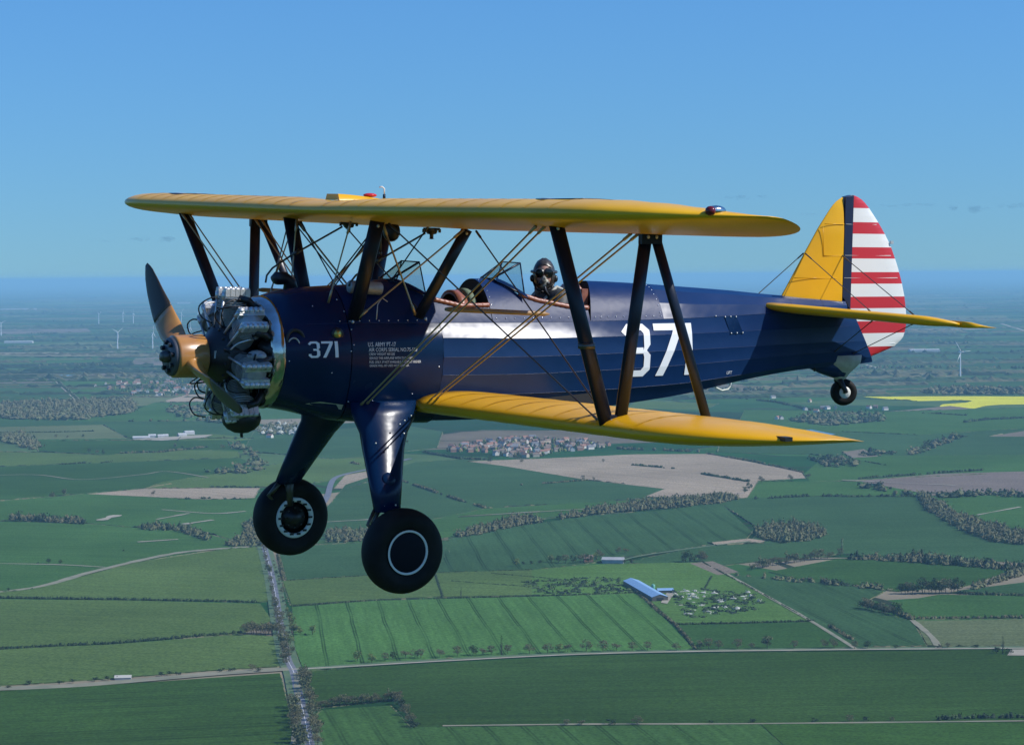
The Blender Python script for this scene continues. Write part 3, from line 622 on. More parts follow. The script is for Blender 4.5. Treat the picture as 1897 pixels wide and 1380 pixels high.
# young orchard: rows of small bushes inside the meadow
wood('orchard', [(970, 1078), (1060, 1072), (1150, 1070), (1180, 1085), (1180, 1098), (1060, 1100), (985, 1102)], 6.0, 2.6, ['dark', 'green', 'dark', 'green'], 'young orchard bushes left of the blue barn', 5, .5)
wood('orchard', [(1240, 1098), (1300, 1090), (1390, 1098), (1420, 1115), (1400, 1130), (1300, 1148), (1270, 1142)], 6.0, 2.6, ['dark', 'green', 'dark', 'green', 'white'], 'young orchard bushes right of the blue barn', 5, .42)

# hedges: each its own thing, clumps set along a line
def hedge(pts, w, h, kinds, label, gap=0.0, group='hedges between fields'):
    rng = random.Random(int(pts[0][0] * 13 + pts[0][1])); b = MB()
    P = [ground(*p) for p in pts]
    for A, B in zip(P, P[1:]):
        n = max(2, int((B - A).length / (w * .55)))
        for i in range(n):
            if gap and math.sin(i * .09 + pts[0][0]) * .5 + .5 < gap and rng.random() < .85: continue
            p = A.lerp(B, (i + rng.random()) / n) + Vector((rng.uniform(-.25, .25) * w, rng.uniform(-.25, .25) * w, 0)); mi = rng.randrange(len(kinds))
            hh = h * rng.uniform(.6, 1.25); blob(b, p, w * .5, hh, rng, mi)
            for k in range(5):
                leaf_quad(b, p + Vector((rng.uniform(-.6, .6) * w, rng.uniform(-.6, .6) * w, hh * rng.uniform(.3, 1.1))), w * .16, rng); b.m[-1] = mi
    return tag(b.build('hedge', [LM[k] for k in kinds]), label, 'hedge', group)
DK = ['dark', 'dark', 'green']; BR = ['bare', 'dark', 'bare']
hedge([(0, 1108), (200, 1111), (400, 1114), (476, 1116)], 3.2, 2.6, DK, 'upper dark clipped hedge between the olive fields')
hedge([(0, 1204), (200, 1193), (350, 1181), (448, 1173)], 3.6, 3.0, DK, 'lower dark clipped hedge between the olive fields')
hedge([(540, 1123), (700, 1113), (900, 1107), (1180, 1099)], 2.6, 1.8, DK, 'low hedge along the top of the bright tramline field')
hedge([(805, 1062), (820, 1107)], 2.4, 1.6, DK, 'short hedge dividing the olive strip')
hedge([(530, 1076), (700, 1066), (830, 1061), (985, 1056)], 2.2, 1.5, DK, 'thin hedge above the olive strip', .25)
hedge([(835, 1077), (985, 1088)], 2.0, 1.4, DK, 'thin hedge crossing the olive strip')
hedge([(910, 1063), (1040, 1074)], 2.0, 1.4, DK, 'thin hedge left of the orchard')
hedge([(1180, 1098), (1220, 1135), (1252, 1158), (1290, 1205)], 3.4, 2.4, BR, 'hedge down the right side of the bright field')
hedge([(1252, 1157), (1400, 1154), (1508, 1151)], 2.6, 2.0, DK, 'straight dark hedge below the orchard')
hedge([(1535, 1160), (1578, 1186)], 4, 3, ['dark', 'bare'], 'stubby brown hedge on the diagonal path')
hedge([(1302, 1042), (1346, 1066), (1420, 1105), (1500, 1150)], 2.2, 1.5, DK, 'hedge along the right side of the meadow', .3)
hedge([(1318, 1068), (1306, 1090)], 2, 1.5, DK, 'tiny hedge inside the meadow')
hedge([(1600, 1122), (1660, 1136), (1692, 1150)], 4.5, 4.5, BR, 'thick hedge above the pale field')
hedge([(1692, 1147), (1897, 1145)], 4, 3, BR, 'hedge between the right meadow and pale field')
hedge([(1775, 1100), (1897, 1105)], 4, 3.4, DK, 'hedge above the right meadow')
hedge([(1735, 1335), (1800, 1332), (1897, 1331)], 4, 4, DK, 'dark hedge on the bottom right margin')
hedge([(650, 858), (690, 866), (740, 890), (845, 926), (900, 942)], 5, 4, BR, 'diagonal hedge across the green field behind the leg', .2)
hedge([(1170, 862), (1250, 869)], 5, 3.5, DK, 'broken dark hedge inside the tan field', .25)
hedge([(1300, 879), (1392, 894)], 5, 4, DK, 'second dark hedge at the end of the tan field', .1)
hedge([(1310, 841), (1400, 856), (1488, 876)], 5, 3, BR, 'hedge behind the tan field', .15)
hedge([(1400, 925), (1500, 920), (1600, 921), (1705, 920)], 6, 4, DK, 'beaded dark hedge on the right slope', .2)
hedge([(1590, 888), (1740, 877), (1820, 872)], 6, 4, DK, 'hedge above the ploughed field', .3)
hedge([(960, 900), (1090, 890)], 5, 3, BR, 'faint hedge inside the green field', .55)
hedge([(0, 802), (100, 801), (175, 799)], 5, 2.5, DK, 'dark hedge across the pale strip')
hedge([(112, 861), (165, 858)], 6, 3, DK, 'dark hedge stub on the left')
hedge([(186, 858), (206, 856)], 6, 3, DK, 'second small hedge stub on the left')
hedge([(330, 925), (380, 924), (480, 925)], 6, 3, DK, 'hedge below the tan strip', .4)
hedge([(390, 903), (480, 904)], 6, 3, DK, 'hedge above the tan strip', .3)
hedge([(220, 840), (300, 838), (400, 827)], 6, 4, BR, 'scrubby hedge across the left fields', .4)
hedge([(0, 748), (120, 744)], 10, 4, DK, 'hedge in front of the far left field', .2)
hedge([(146, 743), (112, 712), (97, 695)], 8, 3, DK, 'hedge along the farm track')
hedge([(170, 738), (235, 737)], 12, 4, DK, 'dark hedge before the far village')
hedge([(230, 781), (330, 780), (420, 779)], 8, 5, BR, 'hedge below the bright far pasture', .5)
hedge([(785, 838), (850, 850), (900, 852)], 6, 4, DK, 'hedge left of the village')
hedge([(1140, 832), (1230, 835), (1300, 838)], 8, 5, BR, 'hedge right of the village', .2)
hedge([(1340, 735), (1440, 746), (1500, 760)], 8, 5, DK, 'hedge lined road below the fuselage', .2)
hedge([(1695, 765), (1790, 770)], 8, 4, DK, 'hedge under the brown far field', .2)
hedge([(1785, 783), (1830, 778), (1897, 775)], 8, 5, DK, 'hedge round the far enclosure')
hedge([(520, 1010), (515, 1030), (525, 1075)], 3, 2.4, BR, 'hedge right of the road at the wheel')

# distant hedgerow trees and spinneys, too far to pick apart
rng = random.Random(3); b = MB()
for k in range(620):
    y = 530 + (rng.random() ** 1.1) * 208; x = rng.uniform(-80, 1980); p = ground(x, y)
    D = p.length; L = rng.uniform(150, 700) * (1 + D / 14000); a = rng.choice((.0, .08, .16, -.06, .3)) + rng.gauss(0, .07); step = 8 + D / 1500; n = max(3, int(L / step))
    ux, uy = cos(a), sin(a); h0 = rng.choice((2.2, 2.6, 3.2, 6.5)) * (1 + D / 30000); w0 = h0 * .8; rows = []; mi = rng.randrange(3)
    for i in range(n + 1):
        t = (i / n - .5) * L; c = p + Vector((ux * t, uy * t, 0)) + Vector((-uy, ux, 0)) * sin(t * .006 + k) * 14
        g = h0 * (rng.uniform(.55, 1.3) + (1.2 if rng.random() < .05 else 0)) if rng.random() > .12 else .2
        rows.append([c + Vector((-uy, ux, 0)) * w0, c + Vector((-uy * .5 * w0, ux * .5 * w0, g)), c - Vector((-uy * .5 * w0, ux * .5 * w0, -g * rng.uniform(.7, 1))), c - Vector((-uy, ux, 0)) * w0])
    b.grid(rows, mi, False)
for k in range(34):                                   # spinneys
    p = ground(rng.uniform(-50, 1950), 540 + rng.random() * 190); D = p.length; W_, H_ = rng.uniform(60, 260), rng.uniform(25, 70)
    for i in range(int(W_ * H_ / 130)):
        u, v = rng.uniform(-1, 1), rng.uniform(-1, 1)
        if u * u + v * v < 1: blob(b, p + Vector((u * W_, v * H_, 0)), rng.uniform(6, 9), rng.uniform(7, 12), rng, rng.choice((0, 0, 1, 2)))
tag(b.build('far_trees', [LM['bare'], LM['dark'], LM['green']]), 'distant hedgerow trees scattered over the plain', kind='stuff')

# ------------------------------------------------------------------ buildings
WALLS = [principled('pale render', (.62, .58, .50), .8), principled('red brick', (.30, .16, .11), .85), principled('buff stone', (.45, .38, .28), .85)]
ROOFS = [noisy('grey slate', (.10, .10, .11), (.16, .16, .17), .8, .7), noisy('red tile', (.22, .10, .07), (.30, .15, .10), .8, .8), noisy('brown tile', (.15, .105, .08), (.21, .15, .11), .8, .8)]
PANE = principled('window glass', (.02, .025, .03), .15)
def gable_mesh(L, W, hw, hr, roof_over=.3):
    w = MB(); a, c = L / 2, W / 2
    vs = [(-a, -c, -.3), (a, -c, -.3), (a, c, -.3), (-a, c, -.3), (-a, -c, hw), (a, -c, hw), (a, c, hw), (-a, c, hw), (-a, 0, hw + hr), (a, 0, hw + hr)]
    w.add(vs, [(0, 1, 5, 4), (2, 3, 7, 6), (1, 2, 6, 9, 5), (3, 0, 4, 8, 7)], 0, False)
    r = MB(); a += roof_over; c2 = c + roof_over; d = hr * roof_over / c; t = .18
    up = [(-a, -c2, hw - d + t), (a, -c2, hw - d + t), (a, 0, hw + hr + t), (-a, 0, hw + hr + t), (a, c2, hw - d + t), (-a, c2, hw - d + t)]
    lo = [(x, y, z - t * .9) for x, y, z in up]
    r.add(up + lo, [(0, 1, 2, 3), (3, 2, 4, 5), (7, 6, 9, 8), (8, 9, 11, 10), (0, 6, 7, 1), (5, 4, 10, 11), (1, 7, 8, 2), (2, 8, 10, 4), (0, 3, 9, 6), (3, 5, 11, 9)], 0, False)
    return w, r
HOUSES = []
for v in range(6):
    L, W = random.uniform(9, 15), random.uniform(6.5, 8.5)
    w, r = gable_mesh(L, W, 4.8, W * .42)
    ch = MB(); ch.box((L * .38, 0, 4.8 + W * .42 + .5), (.35, .45, .9))
    HOUSES.append((w.mesh('wall', WALLS[v % 3]), r.mesh('roof', ROOFS[(v * 2 + v // 3) % 3]), ch.mesh('chimney', WALLS[1])))
def house(p, rz, v, label, group):
    w, r, ch = HOUSES[v]
    o = empty('house', p, rz); tag(o, label, 'house', group)
    link('wall', w, o); rr = link('roof', r, o); link('chimney', ch, rr)
    return o
def village(poly, n, label, group, seed, spin):
    rng = random.Random(seed); P = [ground(*p) for p in poly]; pl = [(p.x, p.y) for p in P]; got = []
    x0, x1 = min(p[0] for p in pl), max(p[0] for p in pl); y0, y1 = min(p[1] for p in pl), max(p[1] for p in pl); tries = 0
    while len(got) < n and tries < 20000:
        tries += 1; x, y = rng.uniform(x0, x1), rng.uniform(y0, y1)
        if not inside(x, y, pl) or any((x - g[0]) ** 2 + (y - g[1]) ** 2 < 17 ** 2 for g in got): continue
        got.append((x, y)); v = rng.randrange(6)
        house((x, y, 0), spin + rng.choice((0, pi / 2)) + rng.gauss(0, .25), v, label[v % 3], group)
    b = MB(); k = 0
    while k < n * 2.2:
        x, y = rng.uniform(x0, x1), rng.uniform(y0, y1)
        if not inside(x, y, pl): continue
        k += 1
        if any((x - g[0]) ** 2 + (y - g[1]) ** 2 < 8.5 ** 2 for g in got): continue
        blob(b, Vector((x, y, 0)), rng.uniform(2.2, 4.4), rng.uniform(4, 9.5), rng, rng.randrange(4))
    tag(b.build('garden_trees', [LM['green'], LM['bare'], LM['dark'], LM['spring']]), 'garden trees among the roofs of a village', kind='stuff')
village([(822, 832), (900, 818), (980, 812), (1085, 818), (1132, 826), (1110, 832), (1020, 840), (1000, 848), (930, 846), (890, 840), (830, 838)], 125,
        ('pale house in the village under the lower wing', 'red brick house in the village under the lower wing', 'buff stone house in the village under the lower wing'), 'houses of the near village', 5, .4)
village([(168, 716), (210, 710), (270, 704), (390, 700), (400, 722), (330, 736), (260, 736), (200, 722)], 85,
        ('pale house in the far village behind the propeller', 'red brick house in the far village behind the propeller', 'buff stone house in the far village behind the propeller'), 'houses of the far village', 6, .2)
for i, (x, y, v, lab) in enumerate(((1432, 738, 0, 'white house by the hedge lined road'), (1500, 745, 2, 'stone house left of the tail wheel'), (1492, 760, 0, 'white cottage left of the mixed wood'), (1512, 764, 3, 'pale house at the mixed wood'), (1525, 758, 4, 'brick house above the mixed wood'), (1533, 758, 0, 'pale house at the top of the wood'), (1548, 757, 5, 'stone house behind the tail wheel'), (1610, 757, 3, 'white house right of the tail wheel'), (1622, 756, 1, 'brick house right of the tail wheel'), (1640, 760, 0, 'white house nearest the brown field'), (1440, 777, 3, 'lone white house left of the wood'), (1447, 777, 0, 'second lone white house left of the wood'), (500, 811, 3, 'small pale house below the engine'), (1090, 1041, 1, 'brick farmhouse among the farm trees'))):
    house(ground(x, y), .4 + i * .7, v, lab, 'scattered houses')

def shed(x, y, L, W, hw, hr, rz, wall, roof, label, cat='barn', door=True):
    w, r = gable_mesh(L, W, hw, hr); o = empty('barn', ground(x, y), rz); tag(o, label, cat)
    w.build('wall', wall, o); r.build('roof', roof, o)
    if door:
        d = MB()
        for sx in (-1, 1): d.box((sx * L / 2, 0, hw * .42), (.05, W * .22, hw * .42))
        d.build('door', PANE, o)
    return o
sheet_white = noisy('pale sheeting', (.40, .40, .385), (.48, .48, .46), .15, .7); sheet_grey = noisy('grey sheeting', (.27, .27, .265), (.36, .36, .35), .12, .7); sheet_blue = noisy('blue sheeting', (.19, .33, .50), (.24, .38, .55), .3, .45, space='Object'); timber = principled('dark timber', (.10, .085, .07), .8)
for x, y, L, W, h_, rz, lab in ((262, 813, 34, 9, 3.2, .15, 'low white shed at the left of the farmyard'), (282, 811, 15, 12, 5, .2, 'grey fronted shed in the white farmyard'), (298, 811, 13, 11, 4.5, .3, 'small white shed in the middle of the farmyard'), (307, 810, 10, 10, 4, .3, 'smallest white shed of the farmyard'), (337, 809, 17, 12, 5, .5, 'white gabled barn right of the farmyard'), (350, 805, 20, 14, 5.5, .5, 'broad white barn at the back of the farmyard')):
    shed(x, y, L, W, h_, 2.5, rz, sheet_white, sheet_white, lab)
A, B = ground(1168, 1082), ground(1222, 1113)
shed(1195, 1098, (B - A).length, 16, 4.5, 2.6, math.atan2((B - A).y, (B - A).x), timber, sheet_blue, 'long blue roofed poultry barn beside the orchard')
shed(1232, 1098, 16, 9, 3.2, 1.6, .1, timber, sheet_blue, 'small blue roofed shed behind the long barn', 'shed')
shed(1136, 1042, 24, 17, 4.2, 2.0, -.15, sheet_grey, sheet_grey, 'grey roofed barn at the tree sheltered farm')
shed(228, 1258, 13, 5, 1.8, 1.6, .1, sheet_grey, principled('pale straw', (.42, .40, .34), .9), 'weathered hut on the scrubby verge of the left lane', 'hut', False)
b = MB(); b.lathe([(0, 2.0), (4.2, 2.0), (5.2, .9), (5.5, .05)], (0, 0, 0), (0, 0, 1), 14); o = empty('feed_silo', ground(1210, 1091)); tag(o, 'green feed silo beside the small blue shed', 'silo'); b.build('tank', principled('green tank', (.10, .32, .24), .5), o)
b = MB(); b.box((0, 0, .8), (.5, .5, .8)); b.build('base', timber, o)
def yard(pts, lab): o = poly_sheet('yard', pts, dirt); o['label'] = lab
yard([(240, 815), (360, 807), (395, 806), (380, 811), (300, 817)], 'pale concrete farmyard'); yard([(1224, 1118), (1235, 1100), (1250, 1100), (1236, 1120)], 'pale yard by the blue barn'); yard([(1866, 1216), (1872, 1205), (1897, 1204), (1897, 1217)], 'sandy yard at the right edge')

# wind turbines on the plain
steel_white = principled('white steel', (.80, .80, .80), .4)
def turbine(x, y, hub, yaw, ang, label):
    o = empty('wind_turbine', ground(x, y), yaw); tag(o, label, 'wind turbine', 'wind turbines on the plain')
    b = MB(); b.lathe([(0, 2.3), (hub * .5, 1.9), (hub, 1.3)], (0, 0, 0), (0, 0, 1), 12); b.build('tower', steel_white, o)
    b = MB(); b.box((0, 1.2, hub + 1.2), (1.5, 4, 1.5)); b.build('nacelle', steel_white, o)
    b = MB(); b.ball((0, -3.6, hub + 1.2), (1.3, 1.8, 1.3), 10); hubo = b.build('rotor_hub', steel_white, o)
    for k in range(3):
        a = ang + k * 2 * pi / 3; d = Vector((cos(a), 0, sin(a))); c = Vector((0, -3.6, hub + 1.2)); R_ = hub * .52
        b = MB(); b.strut(c + d * 1, c + d * R_ * .25, 1.6, 1.2, 2.6, .6, chord=d.cross(Vector((0, 1, .3)))); b.strut(c + d * R_ * .25, c + d * R_, 2.6, .6, .5, .15, chord=d.cross(Vector((0, 1, .3))))
        b.build('blade', steel_white, hubo)
for x, y, hub, yaw, ang, lab in ((183, 600, 68, 1.2, .5, 'leftmost white turbine of the far row'), (228, 597, 68, 1.3, 1.6, 'second turbine of the far row, edge on'), (247, 599, 68, 1.4, 1.6, 'third turbine of the far row, edge on'), (294, 597, 68, .9, .2, 'turbine just right of the upper propeller blade'), (317, 600, 68, .3, .25, 'turbine with one blade drooping right'), (336, 597, 68, .2, 1.0, 'turbine with one blade lying flat'), (367, 596, 68, 1.3, 1.5, 'turbine nearest the engine'), (218, 646, 74, .9, .6, 'tall nearer turbine left of the propeller'), (283, 647, 72, 1.4, 1.5, 'nearer turbine beside the propeller hub'), (352, 634, 70, 1.4, 1.5, 'nearer turbine above the propeller hub'), (2, 622, 70, .8, .5, 'turbine at the left edge'), (1779, 697, 74, .5, .05, 'lone turbine beyond the tail')):
    turbine(x, y, hub, yaw, ang, lab)
# electricity pole-like white glints: far greenhouses and warehouses
for x, y, L, lab in ((30, 574, 420, 'long white greenhouse far left'), (118, 553, 160, 'pale warehouse far away on the left plain'), (340, 563, 160, 'pale warehouse left of the struts'), (1810, 516, 380, 'white factory near the right horizon'), (1712, 652, 120, 'row of white sheds far right of the rudder'), (35, 636, 140, 'white shed on the far left plain'), (1735, 604, 160, 'pale shed beyond the tailplane')):
    shed(x, y, L, 40, 9, 3, .05, sheet_white, sheet_white, lab, 'warehouse', False)

# neighbours of one kind in a row are told apart by their place in it
def nth(n): return f"{n}{'th' if 10 <= n % 100 <= 20 else {1: 'st', 2: 'nd', 3: 'rd'}.get(n % 10, 'th')}"
same = {}
for px, py, o in TREE_LOG: same.setdefault((o.get('group'), o['label']), []).append((px, py, o))
for (g, lab), L in same.items():
    if len(L) < 2: continue
    xs = [q[0] for q in L]; ys = [q[1] for q in L]; up = max(xs) - min(xs) < (max(ys) - min(ys)) * 1.2
    for i, (x_, y_, o) in enumerate(sorted(L, key=lambda q: -q[1] if up else q[0])): o['label'] = f"{lab}, {nth(i + 1)} {'upward' if up else 'from left'}"

# ================================================================== the biplane
# aircraft axes: x aft from the propeller hub, y to starboard, z up
ATT = Matrix(((0.859943, -0.509615, 0.028116), (0.510324, 0.859411, -0.031343), (-0.00819, 0.041301, 0.999113)))
AIR = Matrix.Translation(Vector((-2.682425, 17.203795, 319.388943))) @ ATT.to_4x4()
plane = empty('biplane'); plane.matrix_world = AIR
tag(plane, 'dark blue open cockpit biplane with yellow wings and striped rudder, flying left', 'biplane')

navy_metal = noisy('dark blue enamel', (.0015, .014, .050), (.003, .018, .062), 3.0, .25, spec=.23, bump=.010, bscale=3.0, rvar=.05)
navy_fabric = noisy('dark blue doped fabric', (.004, .022, .080), (.006, .028, .098), 2.0, .30, spec=.28, bump=.014, bscale=1.9, rvar=.07, lo=.3, hi=.7)
navy_deck = noisy('satin dark blue deck', (.004, .020, .078), (.006, .025, .094), 3.0, .42, spec=.16, bump=.006, bscale=5.0, rvar=.06)
navy_strut = principled('dark blue strut paint', (.006, .011, .026), .32, spec=.25)
yellow = noisy('yellow doped fabric', (.68, .35, .010), (.76, .41, .014), 1.2, .32, spec=.26, bump=.004, bscale=4.0, rvar=.06)
red_p = principled('red paint', (.50, .022, .030), .4); white_p = principled('white paint', (.72, .72, .68), .4); navy_p = principled('dark blue band paint', (.012, .017, .050), .35, coat=.2)
letter = principled('white lettering', (.86, .86, .85), .4)
chrome = noisy('polished steel', (.62, .60, .56), (.42, .37, .31), 6.0, .16, metal=1.0, bump=.004, bscale=9.0, rvar=.08)
alu = noisy('cast aluminium', (.50, .50, .48), (.68, .68, .66), 12.0, .40, metal=.6, bump=.002, bscale=40.0)
finmat = noisy('cylinder fins', (.26, .26, .25), (.42, .42, .40), 9.0, .5, metal=.35)
black_m = principled('black engine paint', (.012, .012, .013), .4); rubber = noisy('tyre rubber', (.006, .0062, .0066), (.016, .0155, .015), 5.0, .65, spec=.22, bump=.001, bscale=60)
wood = noisy('varnished propeller wood', (.46, .22, .055), (.36, .16, .04), 5.0, .3, coat=.4, space='Object'); tipm = principled('dark blade tip', (.055, .036, .018), .4)
steel = principled('dark steel', (.10, .095, .085), .4, metal=.8); wirem = principled('streamlined wire', (.40, .31, .19), .35, metal=.7)
leather = noisy('brown leather', (.22, .075, .045), (.30, .115, .07), 14.0, .38, bump=.003, bscale=30.0); dark_in = principled('cockpit interior', (.010, .010, .011), .8)
green_pad = principled('green cushion', (.12, .16, .10), .8); canvas = noisy('pale canvas', (.50, .48, .40), (.40, .38, .31), 14.0, .9, bump=.006, bscale=20.0)
brass = principled('brass', (.45, .36, .10), .3, metal=.9); hubgrey = principled('grey hub plate', (.075, .08, .09), .45, metal=.3)
glass = bpy.data.materials.new('clear panel'); glass.use_nodes = True
gb = glass.node_tree.nodes['Principled BSDF']; gb.inputs['Transmission Weight'].default_value = 1.0; gb.inputs['IOR'].default_value = 1.02; gb.inputs['Roughness'].default_value = .02; gb.inputs['Base Color'].default_value = (.92, .95, .93, 1)
gl_ = glass.node_tree; tr = gl_.nodes.new('ShaderNodeBsdfTransparent'); tr.inputs[0].default_value = (.86, .90, .88, 1); gz = gl_.nodes.new('ShaderNodeBsdfGlossy'); gz.inputs['Roughness'].default_value = .03
ms = gl_.nodes.new('ShaderNodeMixShader'); ms.inputs[0].default_value = .10
gl_.links.new(tr.outputs[0], ms.inputs[1]); gl_.links.new(gz.outputs[0], ms.inputs[2]); gl_.links.new(ms.outputs[0], gl_.nodes['Material Output'].inputs[0])

def part(b, name, mats, parent=None, label=None):
    o = b.build(name, mats, parent or plane)
    if label: o['label'] = label
    return o

# ---- fuselage sections
XS = [.78, 1.0, 1.36, 2.2, 3.15, 4.62, 5.56, 6.2, 6.55, 6.9]
WD = [.44, .452, .46, .462, .446, .345, .232, .15, .105, .03]
ZK = {3: [.257, .262, .268, .265, .259, .274, .300, .315, .325, .33],
      4: [.130, .136, .142, .144, .127, .139, .155, .165, .17, .17],
      5: [.025, .010, -.010, -.013, -.022, -.002, .014, .024, .03, .03],
      6: [-.100, -.120, -.145, -.161, -.168, -.136, -.099, -.075, -.06, -.04],
      7: [-.207, -.250, -.30, -.32, -.337, -.302, -.228, -.17, -.14, -.10],
      8: [-.320, -.390, -.49, -.545, -.535, -.42, -.285, -.215, -.19, -.15],
      9: [-.415, -.455, -.535, -.575, -.56, -.44, -.30, -.225, -.195, -.155]}
KY = {3: .82, 4: .97, 5: 1.0, 6: .96, 7: .85, 8: .62, 9: 0.0}
TX = [.78, .86, 1.0, 1.14, 1.34, 1.53, 1.70, 1.83, 1.94, 2.4, 2.83, 3.4, 3.85, 4.39, 4.79, 5.39, 5.82, 6.2, 6.6, 6.9]
TZ = [.468, .500, .523, .541, .553, .562, .580, .602, .611, .610, .611, .600, .593, .570, .545, .506, .470, .445, .42, .41]
def smooth_tab(x, xs, ys):
    """monotone-ish cubic through a table."""
    if x <= xs[0]: return ys[0]
    if x >= xs[-1]: return ys[-1]
    for i in range(1, len(xs)):
        if x <= xs[i]:
            h = xs[i] - xs[i - 1]; t = (x - xs[i - 1]) / h
            def sl(j):
                if j == 0: return (ys[1] - ys[0]) / (xs[1] - xs[0])
                if j == len(xs) - 1: return (ys[-1] - ys[-2]) / (xs[-1] - xs[-2])
                return (ys[j + 1] - ys[j - 1]) / (xs[j + 1] - xs[j - 1])
            m0, m1 = sl(i - 1) * h, sl(i) * h
            return ((2 * t ** 3 - 3 * t * t + 1) * ys[i - 1] + (t ** 3 - 2 * t * t + t) * m0 + (-2 * t ** 3 + 3 * t * t) * ys[i] + (t ** 3 - t * t) * m1)
def width(x): return max(.015, smooth_tab(x, XS, WD))
def kpt(x, k): return (width(x) * (lerp_table(x, [3.3, 4.7], [.82, .885]) if k == 3 else KY[k]), smooth_tab(x, XS, ZK[k]))
def deck(x, t):
    y3, z3 = kpt(x, 3); zt = smooth_tab(x, TX, TZ)
    return (y3 * (1 - t) ** 2 + 2 * t * (1 - t) * .62 * y3, z3 + (zt - z3) * (2 * t - t * t))
def shear(x, z):
    """the sternpost slopes aft towards its foot."""
    return x + (max(0.0, x - 6.1) / .6) * max(0.0, .42 - z) * .55 if x > 6.1 else x
def fine_half(x):
    half = [kpt(x, k) for k in (9, 8, 7, 6, 5, 4, 3)]; fine = []
    for i in range(len(half) - 1):
        p0, p1, p2, p3 = half[max(i - 1, 0)], half[i], half[i + 1], half[min(i + 2, len(half) - 1)]
        if i == 0: p0 = (-half[1][0], half[1][1])
        for j in range(3):
            t = j / 3
            fine.append(tuple(.5 * ((2 * p1[c]) + (p2[c] - p0[c]) * t + (2 * p0[c] - 5 * p1[c] + 4 * p2[c] - p3[c]) * t * t + (3 * p1[c] - p0[c] - 3 * p2[c] + p3[c]) * t ** 3) for c in (0, 1)))
    return fine + [half[-1]]
def side_y(x, z):
    if x < 2.2:
        pts = fine_half(x)
        for (ya, za), (yb, zb) in zip(pts, pts[1:]):
            if za <= z <= zb: return ya + (yb - ya) * (z - za) / max(1e-6, zb - za)
    pts = [kpt(x, k) for k in (9, 8, 7, 6, 5, 4, 3)] + [deck(x, j / 8) for j in range(1, 9)]
    for (ya, za), (yb, zb) in zip(pts, pts[1:]):
        if za <= z <= zb: return ya + (yb - ya) * (z - za) / max(1e-6, zb - za)
    return pts[0][0]
def sect(x, k, s):
    y, z = kpt(x, k); return Vector((shear(x, z), s * y, z))
def span(a, b, n): return [a + (b - a) * i / n for i in range(n + 1)]

def smooth_shell(name, x0, x1, n, mat):
    """metal skin: one rounded section, deck included."""
    b = MB(); rows = []
    for x in span(x0, x1, n):
        fine = fine_half(x); rows.append((x, fine))
    b.grid([[Vector((x, -y, z)) for y, z in reversed(f)] + [Vector((x, y, z)) for y, z in f[1:]] for x, f in rows])
    return b
b = smooth_shell('cowling', .78, 1.364, 12, navy_metal); cowl = part(b, 'engine_cowling', navy_metal)
b = smooth_shell('skin', 1.372, 2.196, 14, navy_metal); part(b, 'forward_skin', navy_metal)
b = MB()
xs_f = span(2.202, 6.72, 60)
for s in (-1, 1):
    for ka, kb in ((3, 4), (4, 5), (5, 6), (6, 7), (7, 8), (8, 9)):
        rows = []
        for x in xs_f:                                # fabric draws in a little between stringers
            A, B = sect(x, ka, s), sect(x, kb, s); L = [A]
            for u in (.2, .4, .6, .8): q = A.lerp(B, u); q.y -= s * .0032 * sin(pi * u) * min(1, width(x) / .3); L.append(q)
            rows.append(L + [B])
        b.grid(rows)
b.add([sect(6.72, k, -1) for k in (3, 4, 5, 6, 7, 8, 9)] + [sect(6.72, k, 1) for k in (8, 7, 6, 5, 4, 3)], [tuple(range(13))], 0, False)
fus = part(b, 'fuselage_fabric', navy_fabric)
# raised stringer edges
b = MB()
for s in (-1, 1):
    for k in (4, 5, 6, 7):
        b.tube([sect(x, k, s) for x in span(2.21, 6.6, 36)], .0016, 4, caps=False)
    b.tube([sect(x, 3, s) for x in span(1.0, 6.6, 50)], .003, 4, caps=False)
part(b, 'stringer', navy_fabric, fus)
# decks with the two cockpit openings left out
TMAX_F = ([1.94, 1.99, 2.05, 2.12, 2.2, 2.43, 2.705], [1.0, .80, .60, .38, .30, .205, .215])
TMAX_R = ([2.85, 2.90, 2.96, 3.03, 3.2, 3.5, 3.69], [1.0, .78, .58, .40, .29, .19, .17])
def deck_patch(b, xs, tm, slant=0.0, n=9):
    rows = []
    for x in xs:
        t1 = tm(x); L = []
        for j in range(n + 1):
            t = t1 * j / n; xx = x + slant * t * (1 if x == xs[0] else max(0, 1 - (x - xs[0]) / .5)); y, z = deck(xx, t); L.append((xx, y, z))
        rows.append(L)
    for s in (-1, 1): b.grid([[Vector((x, s * y, z)) for x, y, z in L] for L in rows])
b = MB(); deck_patch(b, span(.78, 1.364, 12), lambda x: 1.0); part(b, 'nose_deck', navy_metal, cowl)
b = MB(); deck_patch(b, span(1.372, 1.94, 10) + [1.99, 2.02, 2.05, 2.085, 2.12, 2.16, 2.2, 2.28, 2.36, 2.43, 2.55, 2.63, 2.705], lambda x: 1.0 if x < 1.94 else lerp_table(x, *TMAX_F)); part(b, 'front_deck', navy_deck)
b = MB(); deck_patch(b, span(2.712, 2.85, 4) + [2.875, 2.90, 2.93, 2.96, 2.995, 3.03, 3.08, 3.14, 3.2, 3.3, 3.4, 3.5, 3.6, 3.685], lambda x: 1.0 if x < 2.85 else lerp_table(x, *TMAX_R)); part(b, 'middle_deck', navy_deck)
b = MB(); deck_patch(b, span(3.69, 4.47, 12), lambda x: 1.0, .16); part(b, 'headrest_deck', navy_deck)
b = MB()
